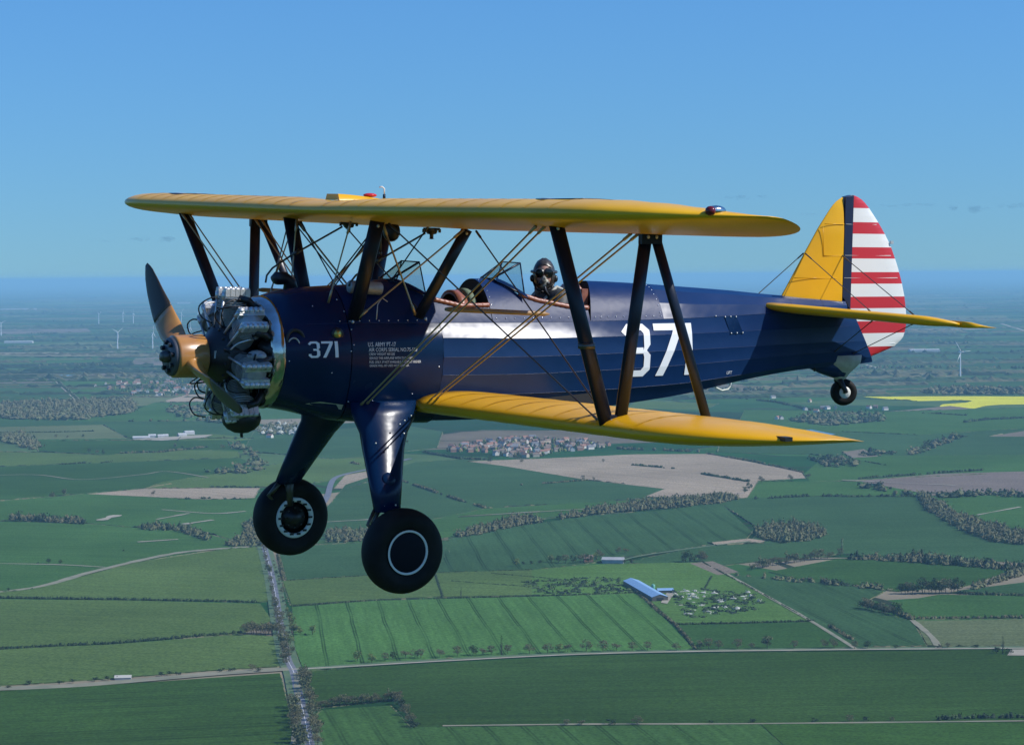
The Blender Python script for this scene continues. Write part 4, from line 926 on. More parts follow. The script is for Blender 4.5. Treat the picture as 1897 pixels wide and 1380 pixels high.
def rear_line(x, j, s):
    y3, z3 = kpt(x, 3); zt = smooth_tab(x, TX, TZ); q = ((1, 0), (.86, .44), (.46, .83), (0, 1))[j]
    w_ = min(1, max(0, (x - 4.46) / .4)); y_, z_ = deck(x, (0, .27, .62, 1)[j])
    return Vector((x, s * (y_ + (y3 * q[0] - y_) * w_), z_ + (z3 + (zt - z3) * q[1] - z_) * w_))
for s in (-1, 1):
    for j in range(3): b.grid([[rear_line(x, j, s), rear_line(x, j + 1, s)] for x in span(4.462, 6.72, 26)])
part(b, 'rear_deck', navy_fabric)
# cockpit tubs, bulkheads, floors
b = MB()
for x0, x1 in ((1.95, 2.70), (2.9, 3.84)):
    for s in (-1, 1):
        b.add([(x0, s * .36, -.45), (x1, s * .34, -.45), (x1, s * .31, .25), (x0, s * .33, .25)], [(0, 1, 2, 3)], 0, False)
    b.add([(x0, -.36, -.46), (x1, -.36, -.46), (x1, .36, -.46), (x0, .36, -.46)], [(0, 1, 2, 3)], 0, False)
for x in (1.96, 2.716, 2.90, 3.845):
    prof = [deck(x, j / 10) for j in range(11)]
    if x == 2.90: prof = [deck(x, j / 10 * .74) for j in range(11)]
    vs = [(x, -y * .985, z - .006) for y, z in prof] + [(x, y * .985, z - .006) for y, z in reversed(prof)]
    vs = [(x, -.36, -.46)] + vs + [(x, .36, -.46)]
    b.add(vs, [tuple(range(len(vs)))], 0, False)
part(b, 'cockpit_lining', dark_in)
# padded leather rims
for (xs_, ts_) in ((TMAX_F[0][3:], TMAX_F[1][3:]), (TMAX_R[0][3:], TMAX_R[1][3:])):
    for s in (-1, 1):
        pts = []; rad = []
        X0, X1 = xs_[0], xs_[-1]
        for i in range(41):
            x = X0 + (X1 - X0) * i / 40; y, z = deck(x, lerp_table(x, xs_, ts_)); pts.append(Vector((x, s * y, z + .008))); rad.append(.020 + .0016 * math.cos(i * 2.1))
        b = MB(); b.tube(pts, rad, 8); part(b, 'cockpit_rim', leather)
# seam lines, fasteners
b = MB()
for x in [1.30 + .087 * i for i in range(10)]:
    for s in (-1, 1):
        y, z = deck(x, .03); b.ball((x, s * (y + .002), z), .007, 6)
for x, z in ((1.385, -.36), (1.385, .10), (1.385, .22), (2.16, -.09), (2.17, .2), (1.95, -.31), (1.6, -.36), (1.45, -.40), (1.75, -.41), (1.36, .05), (1.2, -.12), (.83, -.02), (1.1, .40), (1.33, .45), (1.36, .36)):
    for s in (-1, 1): b.ball((x, s * side_y(x, z), z), .0065, 6)
for x in [2.75 + .09 * i for i in range(12)] + [3.8 + .08 * i for i in range(9)]:
    for s in (-1, 1): y, z = deck(x, .05); b.ball((x, s * (y + .001), z), .006, 6)
for i in range(7):
    for s in (-1, 1):
        y, z = deck(2.74, .12 + i * .12); b.ball((2.735, s * y, z), .006, 6); y, z = deck(4.44, .1 + i * .12); b.ball((4.44, s * y, z), .006, 6)
part(b, 'fasteners', principled('bright fastener', (.7, .7, .72), .25, metal=.9))['kind'] = 'stuff'
# access panel, small hatch, filler cap
b = MB(); pts = []
for x, z in ((5.164, .285), (5.306, .285), (5.378, .133), (5.223, .13)): pts.append((x, -side_y(x, z) - .004, z))
b.add(pts, [(0, 1, 2, 3)], 0, False); hatch = part(b, 'access_panel', navy_metal)
b = MB()
for x, z in ((5.17, .28), (5.235, .282), (5.30, .28), (5.23, .135), (5.30, .136), (5.37, .137), (5.06, .29)): b.ball((x, -side_y(x, z) - .005, z), .008, 6)
part(b, 'screws', alu, hatch)
y = side_y(1.253, .186)
b = MB(); b.lathe([(-.01, .052), (.012, .050), (.012, .034)], (1.253, -y, .186), (0, -1, 0), 20); cap = part(b, 'filler_recess', black_m)
b = MB(); b.lathe([(0, .036), (.012, .034), (.018, .018), (.020, .001)], (1.253, -y, .186), (0, -1, 0), 18); part(b, 'filler_cap', brass, cap)
y = side_y(.90, .16)
b = MB(); b.lathe([(-.02, .085), (.006, .082), (.0, .060), (-.05, .05), (-.05, .001)], (.89, -y - .002, .15), (0.05, -1, 0), 22); part(b, 'cowl_opening', black_m, cowl)
b = MB(); b.tube([(.87 + .05 * cos(a), -y - .012, .10 + .06 * sin(a)) for a in span(.2, 2.6, 10)], .006, 6); part(b, 'opening_lip', alu, cowl)
# lower lip strip under the cowl
b = MB(); b.add([(1.03, -side_y(1.03, -.37) - .004, -.372), (1.34, -side_y(1.34, -.43) - .004, -.425), (1.345, -side_y(1.345, -.385) - .005, -.385), (1.14, -side_y(1.14, -.35) - .005, -.355)], [(0, 1, 2, 3)], 0, False)
part(b, 'scuffed_cowl_strip', alu, cowl)
# ring of polished steel at the cowl mouth
b = MB(); b.lathe([(.695, .375), (.688, .392), (.694, .410), (.715, .432), (.745, .446), (.785, .453), (.80, .449), (.80, .43), (.73, .40), (.70, .375)], (0, 0, .022), (1, 0, 0), 64)
ring = part(b, 'cowl_ring', chrome, None)
b = MB(); b.lathe([(.76, .44), (.76, .001)], (0, 0, .022), (1, 0, 0), 40); part(b, 'firewall', black_m)

# ---- engine
b = MB(); b.lathe([(.20, .05), (.21, .10), (.27, .115), (.34, .17), (.38, .23), (.42, .245), (.60, .245), (.64, .20), (.76, .19)], (0, 0, 0), (1, 0, 0), 28)
for k in range(14):
    a = k * 2 * pi / 14; b.lathe([(0, .010), (.012, .010), (.012, .001)], (.385, .235 * sin(a), .235 * cos(a)), (-1, 0, 0), 6)
eng = part(b, 'engine', black_m)
b = MB(); b.box((.33, -.155, .02), (.012, .004, .03)); part(b, 'data_plate', alu, eng)
cyl = MB()
r0 = .22; prof = [(r0 - .04, .078)]; z = r0
for i in range(13):
    prof += [(z, .078), (z + .001, .098), (z + .006, .098), (z + .007, .078)]; z += .0125
cyl.lathe(prof, (0, 0, 0), (0, 0, 1), 22, 0, False)
z = .385; prof = [(z - .005, .08)]
for i in range(6):
    rr = .122 - .004 * i; prof += [(z, .09), (z + .001, rr), (z + .008, rr), (z + .009, .09)]; z += .0165
prof += [(z, .085), (z + .02, .07), (z + .035, .03), (z + .037, .001)]
cyl.lathe(prof, (0, 0, 0), (0, 0, 1), 24, 1, False)
for s in (-1, 1):                                   # rocker boxes with scalloped lids, push rods, plugs
    for j in range(5):
        cyl.box((-.075 + j * .042, s * .072, .500), (.019, .027, .028), 2)
        cyl.lathe([(0, .024), (.010, .024), (.012, .001)], (-.075 + j * .042, s * .074, .528), (0, 0, 1), 10, 2)
    cyl.box((.01, s * .062, .488), (.108, .03, .03), 2)
    cyl.tube([(-.12, s * .058, .20), (-.098, s * .066, .47)], .0105, 8, 2)
    cyl.lathe([(-.03, .016), (.03, .016)], (-.098, s * .066, .478), (0, 0, 1), 8, 2, caps=True)
    cyl.tube([(.0, s * .10, .44), (.0, s * .155, .455)], .009, 6, 3)
    cyl.tube([(.02, s * .09, .46), (.10, s * .10, .44), (.17, s * .09, .36), (.20, s * .07, .26)], .030, 10, 3)
cyl_me = cyl.mesh('cylinder', [finmat, finmat, alu, black_m])
for k in range(7):
    a = k * 2 * pi / 7 + .02
    o = link('cylinder', cyl_me, eng)
    d = Vector((0, -sin(a), cos(a))); x = Vector((1, 0, 0)); yv = d.cross(x)
    M = Matrix((x, yv, d)).transposed().to_4x4(); M.translation = Vector((.525, 0, 0)); o.matrix_local = M
    b = MB(); t = d.cross(x)
    f = lambda u, v, w: Vector((u, 0, 0)) + d * v + t * w
    b.tube(curve([f(.40, .25, .10), f(.33, .30, .15), f(.32, .38, .17), f(.40, .44, .165), f(.49, .455, .155)], 4), .006, 6); part(b, 'ignition_lead', black_m, eng)
    b = MB(); b.tube(curve([f(.42, .25, -.10), f(.37, .33, -.16), f(.40, .42, -.165), f(.49, .455, -.155)], 4), .0065, 6); part(b, 'ignition_lead', alu if k in (1, 6) else black_m, eng)
    if k in (1, 2, 5, 6):
        b = MB(); b.tube([f(.58, .42, .03), f(.66, .40, .02), f(.72, .36, 0)], .036, 10); part(b, 'exhaust_stub', black_m, eng)
for zc, yc in ((.23, .40), (-.25, .24), (-.40, .34)):
    b = MB(); b.tube(curve([(.46, yc + .05, zc + .02), (.40, yc + .09, zc + .03), (.36, yc + .10, zc - .02), (.38, yc + .05, zc - .10), (.46, yc, zc - .12)]), .006, 7); part(b, 'looped_lead', black_m, eng)
b = MB(); b.ball((.60, -.05, -.50), (.16, .15, .12), 16); b.tube([(.60, -.05, -.60), (.605, -.05, -.65)], .012, 6); part(b, 'oil_sump', black_m, eng)
b = MB(); b.tube([(.66, -.30, .12), (.72, -.36, .06), (.76, -.38, -.02)], .06, 12); part(b, 'exhaust_elbow', black_m, eng)
b = MB(); b.ball((.56, -.42, .02), (.085, .045, .05), 14); b.ball((.585, -.43, .02), (.055, .05, .035), 12); part(b, 'intake_horn', finmat, eng)

# ---- propeller at rest
prop = empty('propeller'); prop.parent = plane
b = MB(); b.lathe([(.03, .15), (.035, .166), (.05, .168), (.27, .172), (.28, .165), (.28, .09)], (0, 0, 0), (1, 0, 0), 36); part(b, 'hub_block', wood, prop)
b = MB(); b.lathe([(.0, .001), (.0, .145), (.012, .152), (.034, .152)], (0, 0, 0), (1, 0, 0), 36); b.lathe([(-.065, .001), (-.065, .034), (-.05, .045), (0, .048)], (0, 0, 0), (1, 0, 0), 18, 1); hp = part(b, 'hub_plate', [hubgrey, steel], prop)
b = MB()
for k in range(8):
    a = k * pi / 4 + .2; b.lathe([(-.028, .001), (-.028, .018), (0, .020)], (0, .112 * sin(a), .112 * cos(a)), (1, 0, 0), 6, 0, False)
part(b, 'bolts', principled('dark bolt', (.03, .03, .035), .35, metal=.5), hp)
for blade in (0, 1):
    b = MB(); n = 22; rows = []; cut = 0
    for i in range(n + 1):
        u = i / n; r = .06 + (1.12 - .06) * u
        ang = radians(24 + (14 if blade == 0 else -7) * u ** 1.1) + pi * blade
        d = Vector((0, cos(ang), sin(ang))); q = Vector((0, -sin(ang), cos(ang)))
        c = lerp_table(u, [0, .12, .3, .55, .8, .93, 1], [.10, .13, .165, .17, .13, .09, .03]) * 1.0; tw = radians(lerp_table(u, [0, .15, .5, 1], [70, 58, 30, 17])); th = lerp_table(u, [0, .12, .3, .6, 1], [.16, .10, .05, .028, .008])
        ch = q * cos(tw) + Vector((1, 0, 0)) * sin(tw); nn = ch.cross(d).normalized()
        rows.append([Vector((.155, 0, 0)) + d * r + ch * (c * cos(2 * pi * k / 16)) * .62 + nn * (th / 2 * sin(2 * pi * k / 16)) for k in range(16)])
    k1 = int(n * .5)
    b.grid(rows[:k1 + 1], 0, True, True, True); b.grid(rows[k1:], 1, True, True, True)
    part(b, 'blade', [wood, tipm], prop)

# ---- wings
def naca(n=18, t=.125, cam_=.022, p=.32):
    out = []
    xs = [.5 * (1 - cos(pi * i / n)) for i in range(n + 1)]
    f = lambda x: t / .2 * (.2969 * sqrt(x) - .126 * x - .3516 * x * x + .2843 * x ** 3 - .1036 * x ** 4)
    c = lambda x: cam_ / p ** 2 * (2 * p * x - x * x) if x < p else cam_ / (1 - p) ** 2 * ((1 - 2 * p) + 2 * p * x - x * x)
    for x in reversed(xs): out.append((x, c(x) + f(x)))
    for x in xs[1:]: out.append((x, c(x) - f(x)))
    return out
FOIL = naca()
def wing_pt(le, te, z, inc, x, h, y, sc=1.0):
    c = te - le; return Vector((le + c * x, y, z + c * h * sc - c * x * math.tan(inc)))
def upper_lim(y):
    a = abs(y); t = min(1, max(0, (a - 3.75) / 1.15)); k = 1 - sqrt(max(0, 1 - t * t))
    return 1.14 + .96 * k, 2.74 - .56 * k, 1.164 + .006 * a, .30 + .70 * sqrt(max(0, 1 - t ** 3))
def lower_lim(y):
    a = abs(y); t = min(1, max(0, (a - 3.55) / 1.11)); k = 1 - sqrt(max(0, 1 - t * t))
    return 1.95 + .92 * k, 3.50 - .50 * k, -.42 + .0286 * a, .30 + .70 * sqrt(max(0, 1 - t ** 3))
def wing(name, ys, lim, inc, label=None, cut=None):
    b = MB(); rows = []
    for i, y in enumerate(ys):
        le, te, z, sc = lim(y)
        if cut: te -= cut(y)
        rib = 1.0 if i % 2 == 0 else .955
        rows.append([wing_pt(le, te, z, inc, x, h * (rib if .06 < x < .96 else 1), y, sc) for x, h in FOIL])
    b.grid(rows, 0, True, True, True)
    return part(b, name, yellow, None, label)
UI, LI = radians(5.1), radians(2.4)
def ribbed(y0, y1, step):
    n = max(1, round((y1 - y0) / step)); L = []
    for i in range(n): L += [y0 + (y1 - y0) * i / n, y0 + (y1 - y0) * (i + .5) / n]
    return L + [y1]
tip = [3.95, 4.1, 4.25, 4.4, 4.52, 4.63, 4.72, 4.79, 4.845, 4.88, 4.895, 4.8995]
uy = ribbed(-3.75, 3.75, .31)
wing('upper_wing', [-t for t in reversed(tip)] + uy + tip, upper_lim, UI, None, lambda y: .30 * max(0, 1 - (abs(y) / .75) ** 2) if abs(y) < .75 else 0)
tipl = [3.75, 3.9, 4.05, 4.18, 4.30, 4.40, 4.49, 4.55, 4.60, 4.635, 4.653, 4.6595]
yl = ribbed(.40, 3.55, .30) + tipl
wing('lower_wing', [-t for t in reversed(yl)], lower_lim, LI, 'lower port wing with glossy yellow top')
wing('lower_wing', yl, lower_lim, LI)
def wing_top(lim, inc, x, y, off=.004):
    le, te, z, sc = lim(y); u = (x - le) / (te - le)
    for (xa, ha), (xb, hb) in zip(FOIL, FOIL[1:]):
        if xb <= u <= xa: h = hb + (ha - hb) * (u - xb) / max(1e-6, xa - xb); break
    return Vector((x, y, z + (te - le) * h * sc - (te - le) * u * math.tan(inc) + off))
tape = principled('rib tape', (.69, .36, .011), .36, spec=.25)
for lim, inc, ylist, te_cut in ((upper_lim, UI, [.62 * k + s0 for k in range(-6, 7) for s0 in (0, .31)], .0), (lower_lim, LI, [s * (.42 + .35 * k) for k in range(1, 11) for s in (-1, 1)], 0.0)):
    for y in ylist:
        if abs(y) > 3.9 or abs(y) < .3: continue
        le, te, z, sc = lim(y); b = MB()
        b.grid([[wing_top(lim, inc, le + (te - le) * u, y + d, .0025) for d in (-.014, .014)] for u in (.012, .03, .06, .1, .16, .24, .34, .46, .58, .7, .82, .93, .985)])
        ob = part(b, 'rib_tape', tape)
gapm = principled('dark gap', (.02, .015, .008), .9)
for s in (-1, 1):
    b = MB(); pts = [(.765, 1.75), (.765, 2.4), (.765, 3.1), (.765, 3.85)]
    b.grid([[wing_top(lower_lim, LI, lower_lim(y)[0] + (lower_lim(y)[1] - lower_lim(y)[0]) * (u + d), s * y, .003) for d in (-.004, .004)] for u, y in pts])
    part(b, 'aileron_gap', gapm)
for s in (-1, 1):                                     # star discs on top of the upper wing
    b = MB(); cy = s * 3.35; cx = 1.85; R0 = .48
    for mi, shape in ((0, [(R0 * cos(a), R0 * sin(a)) for a in span(0, 2 * pi * 47 / 48, 47)]), (1, [(R0 * (.96 if k % 2 == 0 else .37) * cos(k * pi / 5), R0 * (.96 if k % 2 == 0 else .37) * sin(k * pi / 5)) for k in range(10)]), (2, [(R0 * .33 * cos(a), R0 * .33 * sin(a)) for a in span(0, 2 * pi * 19 / 20, 19)])):
        m = len(shape); rings = [[wing_top(upper_lim, UI, cx + u * f, cy + v * f, .004 + .003 * mi) for u, v in shape] for f in (1, .75, .5, .25, .02)]
        b.grid(rings, mi, True, True)
    part(b, 'star_disc', [navy_p, white_p, red_p])
b = MB(); b.strut((2.86, -4.18, -.335), (2.72, -4.42, -.31), .10, .03, chord=(.2, -.9, 0)); 
b = MB(); b.box((2.52, -4.56, -.275), (.030, .055, .014)); part(b, 'wing_tip_handhold', black_m)
# fuel tank filler fairing, vent, beacon on the centre section
b = MB()
rows = [[Vector((1.41 + .47 * u, .02 + w * (.13 - .07 * u), 1.245 + (.050 * (1 - u ** 1.5 * .8) if abs(w) < .9 else 0))) for w in (-1, -.8, 0, .8, 1)] for u in span(0, 1, 8)]
b.grid(rows); b.add([rows[0][i] for i in range(5)], [(0, 1, 2, 3, 4)], 0, False); part(b, 'fairing_hump', yellow)
b = MB(); b.ball((1.74, .0, 1.290), (.06, .05, .018), 12); part(b, 'red_beacon', principled('red lens', (.55, .02, .02), .15))
b = MB(); b.tube([(1.87, 0, 1.25), (1.872, 0, 1.30)], .012, 8, 1); b.tube([(1.872, 0, 1.30), (1.872, 0, 1.345), (1.855, .005, 1.362), (1.83, .01, 1.358)], .006, 7); part(b, 'fuel_vent', [white_p, navy_strut])
b = MB(); b.ball((1.76, -4.775, 1.222), (.075, .034, .034), 14, 0); b.ball((1.705, -4.79, 1.220), (.036, .034, .032), 12, 1); part(b, 'navigation_light', [chrome, principled('dark red lens', (.12, .008, .012), .08)])
for vx, y_, z_ in ((2.20, -.22, 1.005), (1.78, .46, 1.04)):                # fuel gauge / valve under the tank
    b = MB(); b.lathe([(0, .07), (-.02, .07), (-.025, .045), (-.05, .04), (-.055, .016), (-.09, .016), (-.09, .03), (-.095, .001)], (vx, y_, z_ + .03), (0, 0, 1), 14)
    for k in range(4): b.lathe([(0, .012), (-.03, .012), (-.03, .001)], (vx + .075 * cos(k * pi / 2), y_ + .075 * sin(k * pi / 2), z_ + .02), (0, 0, 1), 8)
    b.tube([(vx - .06, y_, z_ - .015), (vx - 0.48, y_ - .02, z_ - .23), (vx - 0.54, y_ - .02, z_ - .26)], .0085, 7); b.tube([(vx - 0.46, y_ - .02, z_ - .215), (vx - 0.52, y_ - .02, z_ - .25)], .017, 8); b.tube([(vx - 0.54, y_ - .02, z_ - .26), (vx - 0.72, y_ - .06, z_ - .36), (vx - 0.77, y_ - .06, z_ - .42), (vx - .78, y_ - .06, .56)], .0085, 7); part(b, 'fuel_valve', steel)
b = MB(); b.ball((1.86, -.16, 1.00), (.07, .085, .085), 16); b.tube([(1.86, -.16, 1.0), (1.86, -.16, 1.09)], .012, 6); part(b, 'mirror', black_m)
b = MB(); b.tube([(1.70, -.28, 1.06), (1.70, -.28, .84)], .009, 6); b.tube([(1.70, -.28, .84), (1.70, -.28, .81)], .013, 6); part(b, 'gauge_tube', steel)

# ---- struts
def strut(name, p, q, c, t, chord=(1, 0, 0), label=None, both=True):
    for s in ((1, -1) if both else (1,)):
        b = MB(); b.strut((p[0], p[1] * s, p[2]), (q[0], q[1] * s, q[2]), c, t, chord=chord)
        part(b, name, navy_strut)
IF, IR, IB, IA = (1.475, -3.32, 1.115), (2.243, -3.335, 1.06), (2.07, -3.18, -.31), (2.849, -3.226, -.275)
strut('interplane_strut', IF, (2.02, -3.18, -.30), .115, .048)
strut('interplane_strut', (2.215, -3.335, 1.07), (2.13, -3.18, -.30), .105, .045)
strut('interplane_strut', (2.275, -3.335, 1.07), IA, .080, .040)
for s in (-1, 1):
    b = MB(); b.box((2.075, s * 3.18, -.285), (.085, .022, .055)); part(b, 'strut_foot', navy_strut)
    b = MB(); b.box((2.245, s * 3.335, 1.04), (.085, .024, .06)); part(b, 'strut_head', navy_strut)
    b = MB(); b.ball((2.852, s * 3.226, -.315), (.02, .02, .03), 8); b.tube([(2.855, s * 3.226, -.34), (2.86, s * 3.226, -.38)], .012, 6); part(b, 'strut_bolt', alu)
    for u in (.62, .58): 
        p = Vector(IF).lerp(Vector((2.02, -3.18, -.30)), u); p.y *= -s * 1
    b = MB(); p = Vector((1.475, s * 3.32, 1.115)).lerp(Vector((2.02, s * 3.18, -.30)), .60); b.strut(p - Vector((0, 0, .02)), p + Vector((0, 0, .02)), .135, .075); part(b, 'strut_clamp', steel)
CF, CR = (1.402, -.806, 1.095), (2.263, -.70, 1.03)
strut('cabane_strut', CF, (1.40, -.425, .30), .13, .05)
strut('cabane_strut', CR, (1.98, -.42, .31), .105, .045)
b = MB()
for s in (-1, 1):
    for p in ((1.475, 3.32, 1.08), (2.21, 3.335, 1.03), (2.28, 3.335, 1.03), (1.40, .79, 1.05), (2.25, .69, 1.0)):
        b.ball((p[0], s * (p[1] + .026), p[2]), .013, 6)
    for p in ((2.04, 3.18, -.27), (2.11, 3.18, -.27), (1.36, .452, .285), (2.02, .445, .305)): b.ball((p[0], s * (p[1] + .03), p[2]), .014, 6)
part(b, 'strut_bolts', alu)['kind'] = 'stuff'

# ---- bracing wires (each a streamlined rod with threaded ends)
def wire(p, q, r=.0068, name='bracing_wire', mat=None, both=True):
    for s in ((1, -1) if both else (1,)):
        P, Q = Vector((p[0], p[1] * s, p[2])), Vector((q[0], q[1] * s, q[2])); d = (Q - P); L = d.length; d /= L
        b = MB(); b.tube([P, P + d * .10, P + d * .105, Q - d * .105, Q - d * .10, Q], [r * 1.7, r * 1.7, r, r, r * 1.7, r * 1.7], 6); part(b, name, mat or wirem)
for dx in (0, .045):
    wire((1.44 + dx, -.445, -.40), (1.40 + dx * 1.6, -3.18, 1.09), name='flying_wire')
    wire((2.03 + dx, -.45, -.40), (2.16 + dx * 1.4, -3.22, 1.05), name='flying_wire')
wire((1.47, -.86, 1.07), (2.03, -3.10, -.30), .006, 'landing_wire', steel)
wire((2.30, -.78, 1.02), (2.09, -3.10, -.29), .006, 'landing_wire', steel)
wire((2.22, -.72, 1.03), (1.42, -.44, .31), .0075); wire((1.46, -.78, 1.06), (1.95, -.43, .33), .0085)
for dx in (0, .5):
    wire((1.42 + dx * .9, -.78, 1.06), (1.50 + dx, .41, .36), .006, 'cabane_cross_wire', steel)
wire((1.45, -.70, 1.06), (1.40, .42, .30), .006, 'cabane_cross_wire', steel)
wire((1.32, -.50, 1.08), (1.20, -.36, .43), .006)
wire((1.02, .36, .44), (1.42, .86, 1.09), .006, both=False)
# wooden spreader where the wires cross
for s in (-1, 1):
    b = MB(); b.tube([(1.52, s * 1.7, .445), (1.56, s * 1.7, .444), (2.39, s * 1.7, .405), (2.44, s * 1.7, .402)], [.012, .02, .019, .004], 10); part(b, 'wire_spreader', noisy('spreader wood', (.32, .19, .075), (.25, .145, .06), 8.0, .4) if s < 0 else bpy.data.materials['spreader wood'])

# ---- tail
def outline_x(o, z, side):
    """left / right x of a closed outline at height z."""
    xs = []
    for i in range(len(o)):
        (xa, za), (xb, zb) = o[i - 1], o[i]
        if (za - z) * (zb - z) <= 0 and za != zb: xs.append(xa + (xb - xa) * (z - za) / (zb - za))
    return (min(xs) if side < 0 else max(xs)) if xs else None
def slab_rows(o, zs, th, cols):
    rows = []
    for z in zs:
        a, c = outline_x(o, z, -1), outline_x(o, z, 1)
        rows.append((z, a, c))
    return rows
FIN = [(5.97, .43), (6.24, .853), (6.39, 1.084), (6.47, 1.19), (6.54, 1.281), (6.60, 1.335), (6.64, 1.36), (6.672, 1.374), (6.672, .38), (5.97, .38)]
b = MB(); rows = []
for z in span(.40, 1.368, 26):
    a, c = outline_x(FIN, z, -1), outline_x(FIN, z, 1); L = c - a
    up = [(a + L * u, .035 * min(1, L / .3) * (sin(pi * min(1, u * 1.4 + .06) * .5)) ** .8 if u > 0 else 0.0) for u in (0, .02, .06, .15, .35, .65, 1)]
    rows.append([Vector((x, -t, z)) for x, t in reversed(up)] + [Vector((x, t, z)) for x, t in up[1:]])
b.grid(rows, 0, True); b.add(rows[-1], [tuple(range(len(rows[-1])))])
fin = part(b, 'fin', yellow)
b = MB()
for (p, q) in (((6.672, .825), (6.44, .825)), ((6.44, .825), (6.42, 1.10)), ((6.60, .62), (6.10, .62)), ((6.67, 1.12), (6.44, 1.12))):
    b.tube([(p[0], -.036, p[1]), (q[0], -.035, q[1])], .0035, 4)
part(b, 'fin_rib_tape', yellow, fin)
RUD = [(6.684, 1.376), (6.76, 1.392), (6.81, 1.387), (6.87, 1.368), (6.923, 1.338), (7.0, 1.265), (7.094, 1.158), (7.18, 1.052), (7.269, .921), (7.35, .757), (7.416, .590), (7.46, .44), (7.486, .30), (7.492, .2), (7.487, .13), (7.46, .06), (7.41, .005), (7.343, -.035), (7.20, -.082), (7.017, -.137), (6.985, -.12), (6.80, .26), (6.72, .42), (6.684, .44)]
STR = [1.393, 1.272, 1.141, 1.033, .908, .802, .675, .566, .444, .335, .213, .100, -.027, -.137]
zs = sorted(set([1.3915, 1.386, 1.374, 1.35, 1.32, -.134, -.12, -.09, -.06, .03, .06, .16, .27, .39, .5, .62, .74, .86, .97, 1.09, 1.2] + [z for z in STR[1:-1]]), reverse=True)
b = MB()
def rud_row(z):
    a, c = outline_x(RUD, z, -1), outline_x(RUD, z, 1); m = min(max(6.778, a + .002), c - .002); pts = [(a, .030), ((a + m) / 2, .033), (m, .033), (m, .033)] + [(m + (c - m) * u, .033 * (1 - u) ** .7 + .004 if u < 1 else 0.0) for u in (.25, .5, .75, .95, 1)]
    return pts
for i in range(len(zs) - 1):
    zt, zb_ = zs[i], zs[i + 1]; mid = (zt + zb_) / 2; band = sum(1 for q in STR if q > mid) - 1; mi = 0 if band % 2 == 0 else 1
    A_, B_ = rud_row(zt), rud_row(zb_)
    for s in (-1, 1):
        R_ = lambda row, z: [Vector((x, s * t, z)) for x, t in row]
        b.grid([R_(A_[:3], zt), R_(B_[:3], zb_)], 2 if mid > .28 else mi); b.grid([R_(A_[3:], zt), R_(B_[3:], zb_)], mi)
    b.add([(A_[0][0], -.03, zt), (A_[0][0], .03, zt), (B_[0][0], .03, zb_), (B_[0][0], -.03, zb_)], [(0, 1, 2, 3)], 2, False)
for z in (zs[0], zs[-1]):
    row = rud_row(z); b.add([(x, -t, z) for x, t in row] + [(x, t, z) for x, t in reversed(row)], [tuple(range(2 * len(row)))], 0, False)
rud = part(b, 'rudder', [red_p, white_p, navy_p], None, 'rudder with red and white stripes and a dark blue band')
b = MB()
for z in (1.12, .83, .62): b.tube([(6.69, -.036, z), (outline_x(RUD, z, 1) - .05, -.012, z)], .003, 4)
for z in (.26, -.0): b.tube([(6.9, -.034, z), (outline_x(RUD, z, 1) - .05, -.012, z)], .003, 4)
part(b, 'rudder_rib_tape', white_p, rud)
b = MB(); b.box((7.27, -.01, .955), (.014, .012, .014)); part(b, 'tail_light', alu, rud)
def stab_rows(lo, hi, ys, s, z0):
    rows = []
    for y in ys:
        a, c = lo(y), hi(y); L = max(.02, c - a); Z = lambda x: .352 - .094 * (x - 5.9)
        prof = [(u, .5 * t) for u, t in z0]
        rows.append([Vector((a + L * u, s * y, Z(a + L * u) + t * min(1, L / .3))) for u, t in prof] + [Vector((a + L * u, s * y, Z(a + L * u) - t * min(1, L / .3))) for u, t in reversed(prof[1:-1] if prof[-1][1] == 0 else prof[1:])])
    return rows
def stab_le(y): return 5.61 + .45 * y + (0 if y < 1.2 else .62 * (1 - sqrt(max(0, 1 - ((y - 1.2) / .59) ** 2))))
def elev_te(y): return 7.26 - (0 if y < 1.2 else .52 * (1 - sqrt(max(0, 1 - ((y - 1.2) / .59) ** 2)))) - .12 * max(0, .35 - y)
ysb = [.04, .3, .6, .9, 1.2, 1.35, 1.48, 1.58, 1.66, 1.72, 1.76, 1.785]
for s in (-1, 1):
    b = MB(); b.grid(stab_rows(stab_le, lambda y: max(stab_le(y) + .02, 6.66), [y for y in ysb if stab_le(y) < 6.64], s, [(0, 0), (.015, .035), (.05, .058), (.12, .075), (.35, .085), (.7, .075), (1, .06)]), 0, True, True, True)
    stab = part(b, 'tailplane', yellow)
    b = MB(); b.grid(stab_rows(lambda y: max(6.675, stab_le(y)), elev_te, ysb[1:], s, [(0, .05), (.08, .056), (.4, .038), (.8, .016), (1, 0)]), 0, True, True, True)
    part(b, 'elevator', yellow)
    wire((6.24, .015 * s, .845), (6.30, .95 * s, .325), .004, 'tail_wire', steel, False); wire((6.66, .03 * s, .83), (6.70, 1.05 * s, .31), .004, 'tail_wire', steel, False)
    wire((6.30, .95 * s, .29), (6.55, .07 * s, -.08), .004, 'tail_wire', steel, False); wire((6.72, 1.05 * s, .27), (6.78, .05 * s, -.10), .004, 'tail_wire', steel, False)
    b = MB(); b.box((6.32, .95 * s, .31), (.05, .02, .035)); b.box((6.36, .97 * s, .285), (.04, .03, .012)); part(b, 'wire_fitting', steel)
b = MB(); b.grid([[Vector((x, s * w_, z)) for s, w_, z in ((-1, .11 - .05 * u, .335), (-1, .075 - .03 * u, .40), (-1, .038, .46 - .06 * u), (1, .038, .46 - .06 * u), (1, .075 - .03 * u, .40), (1, .11 - .05 * u, .335))] for u, x in ((0, 5.86), (.3, 6.1), (.7, 6.45), (1, 6.675))]); part(b, 'fin_fairing', navy_metal)
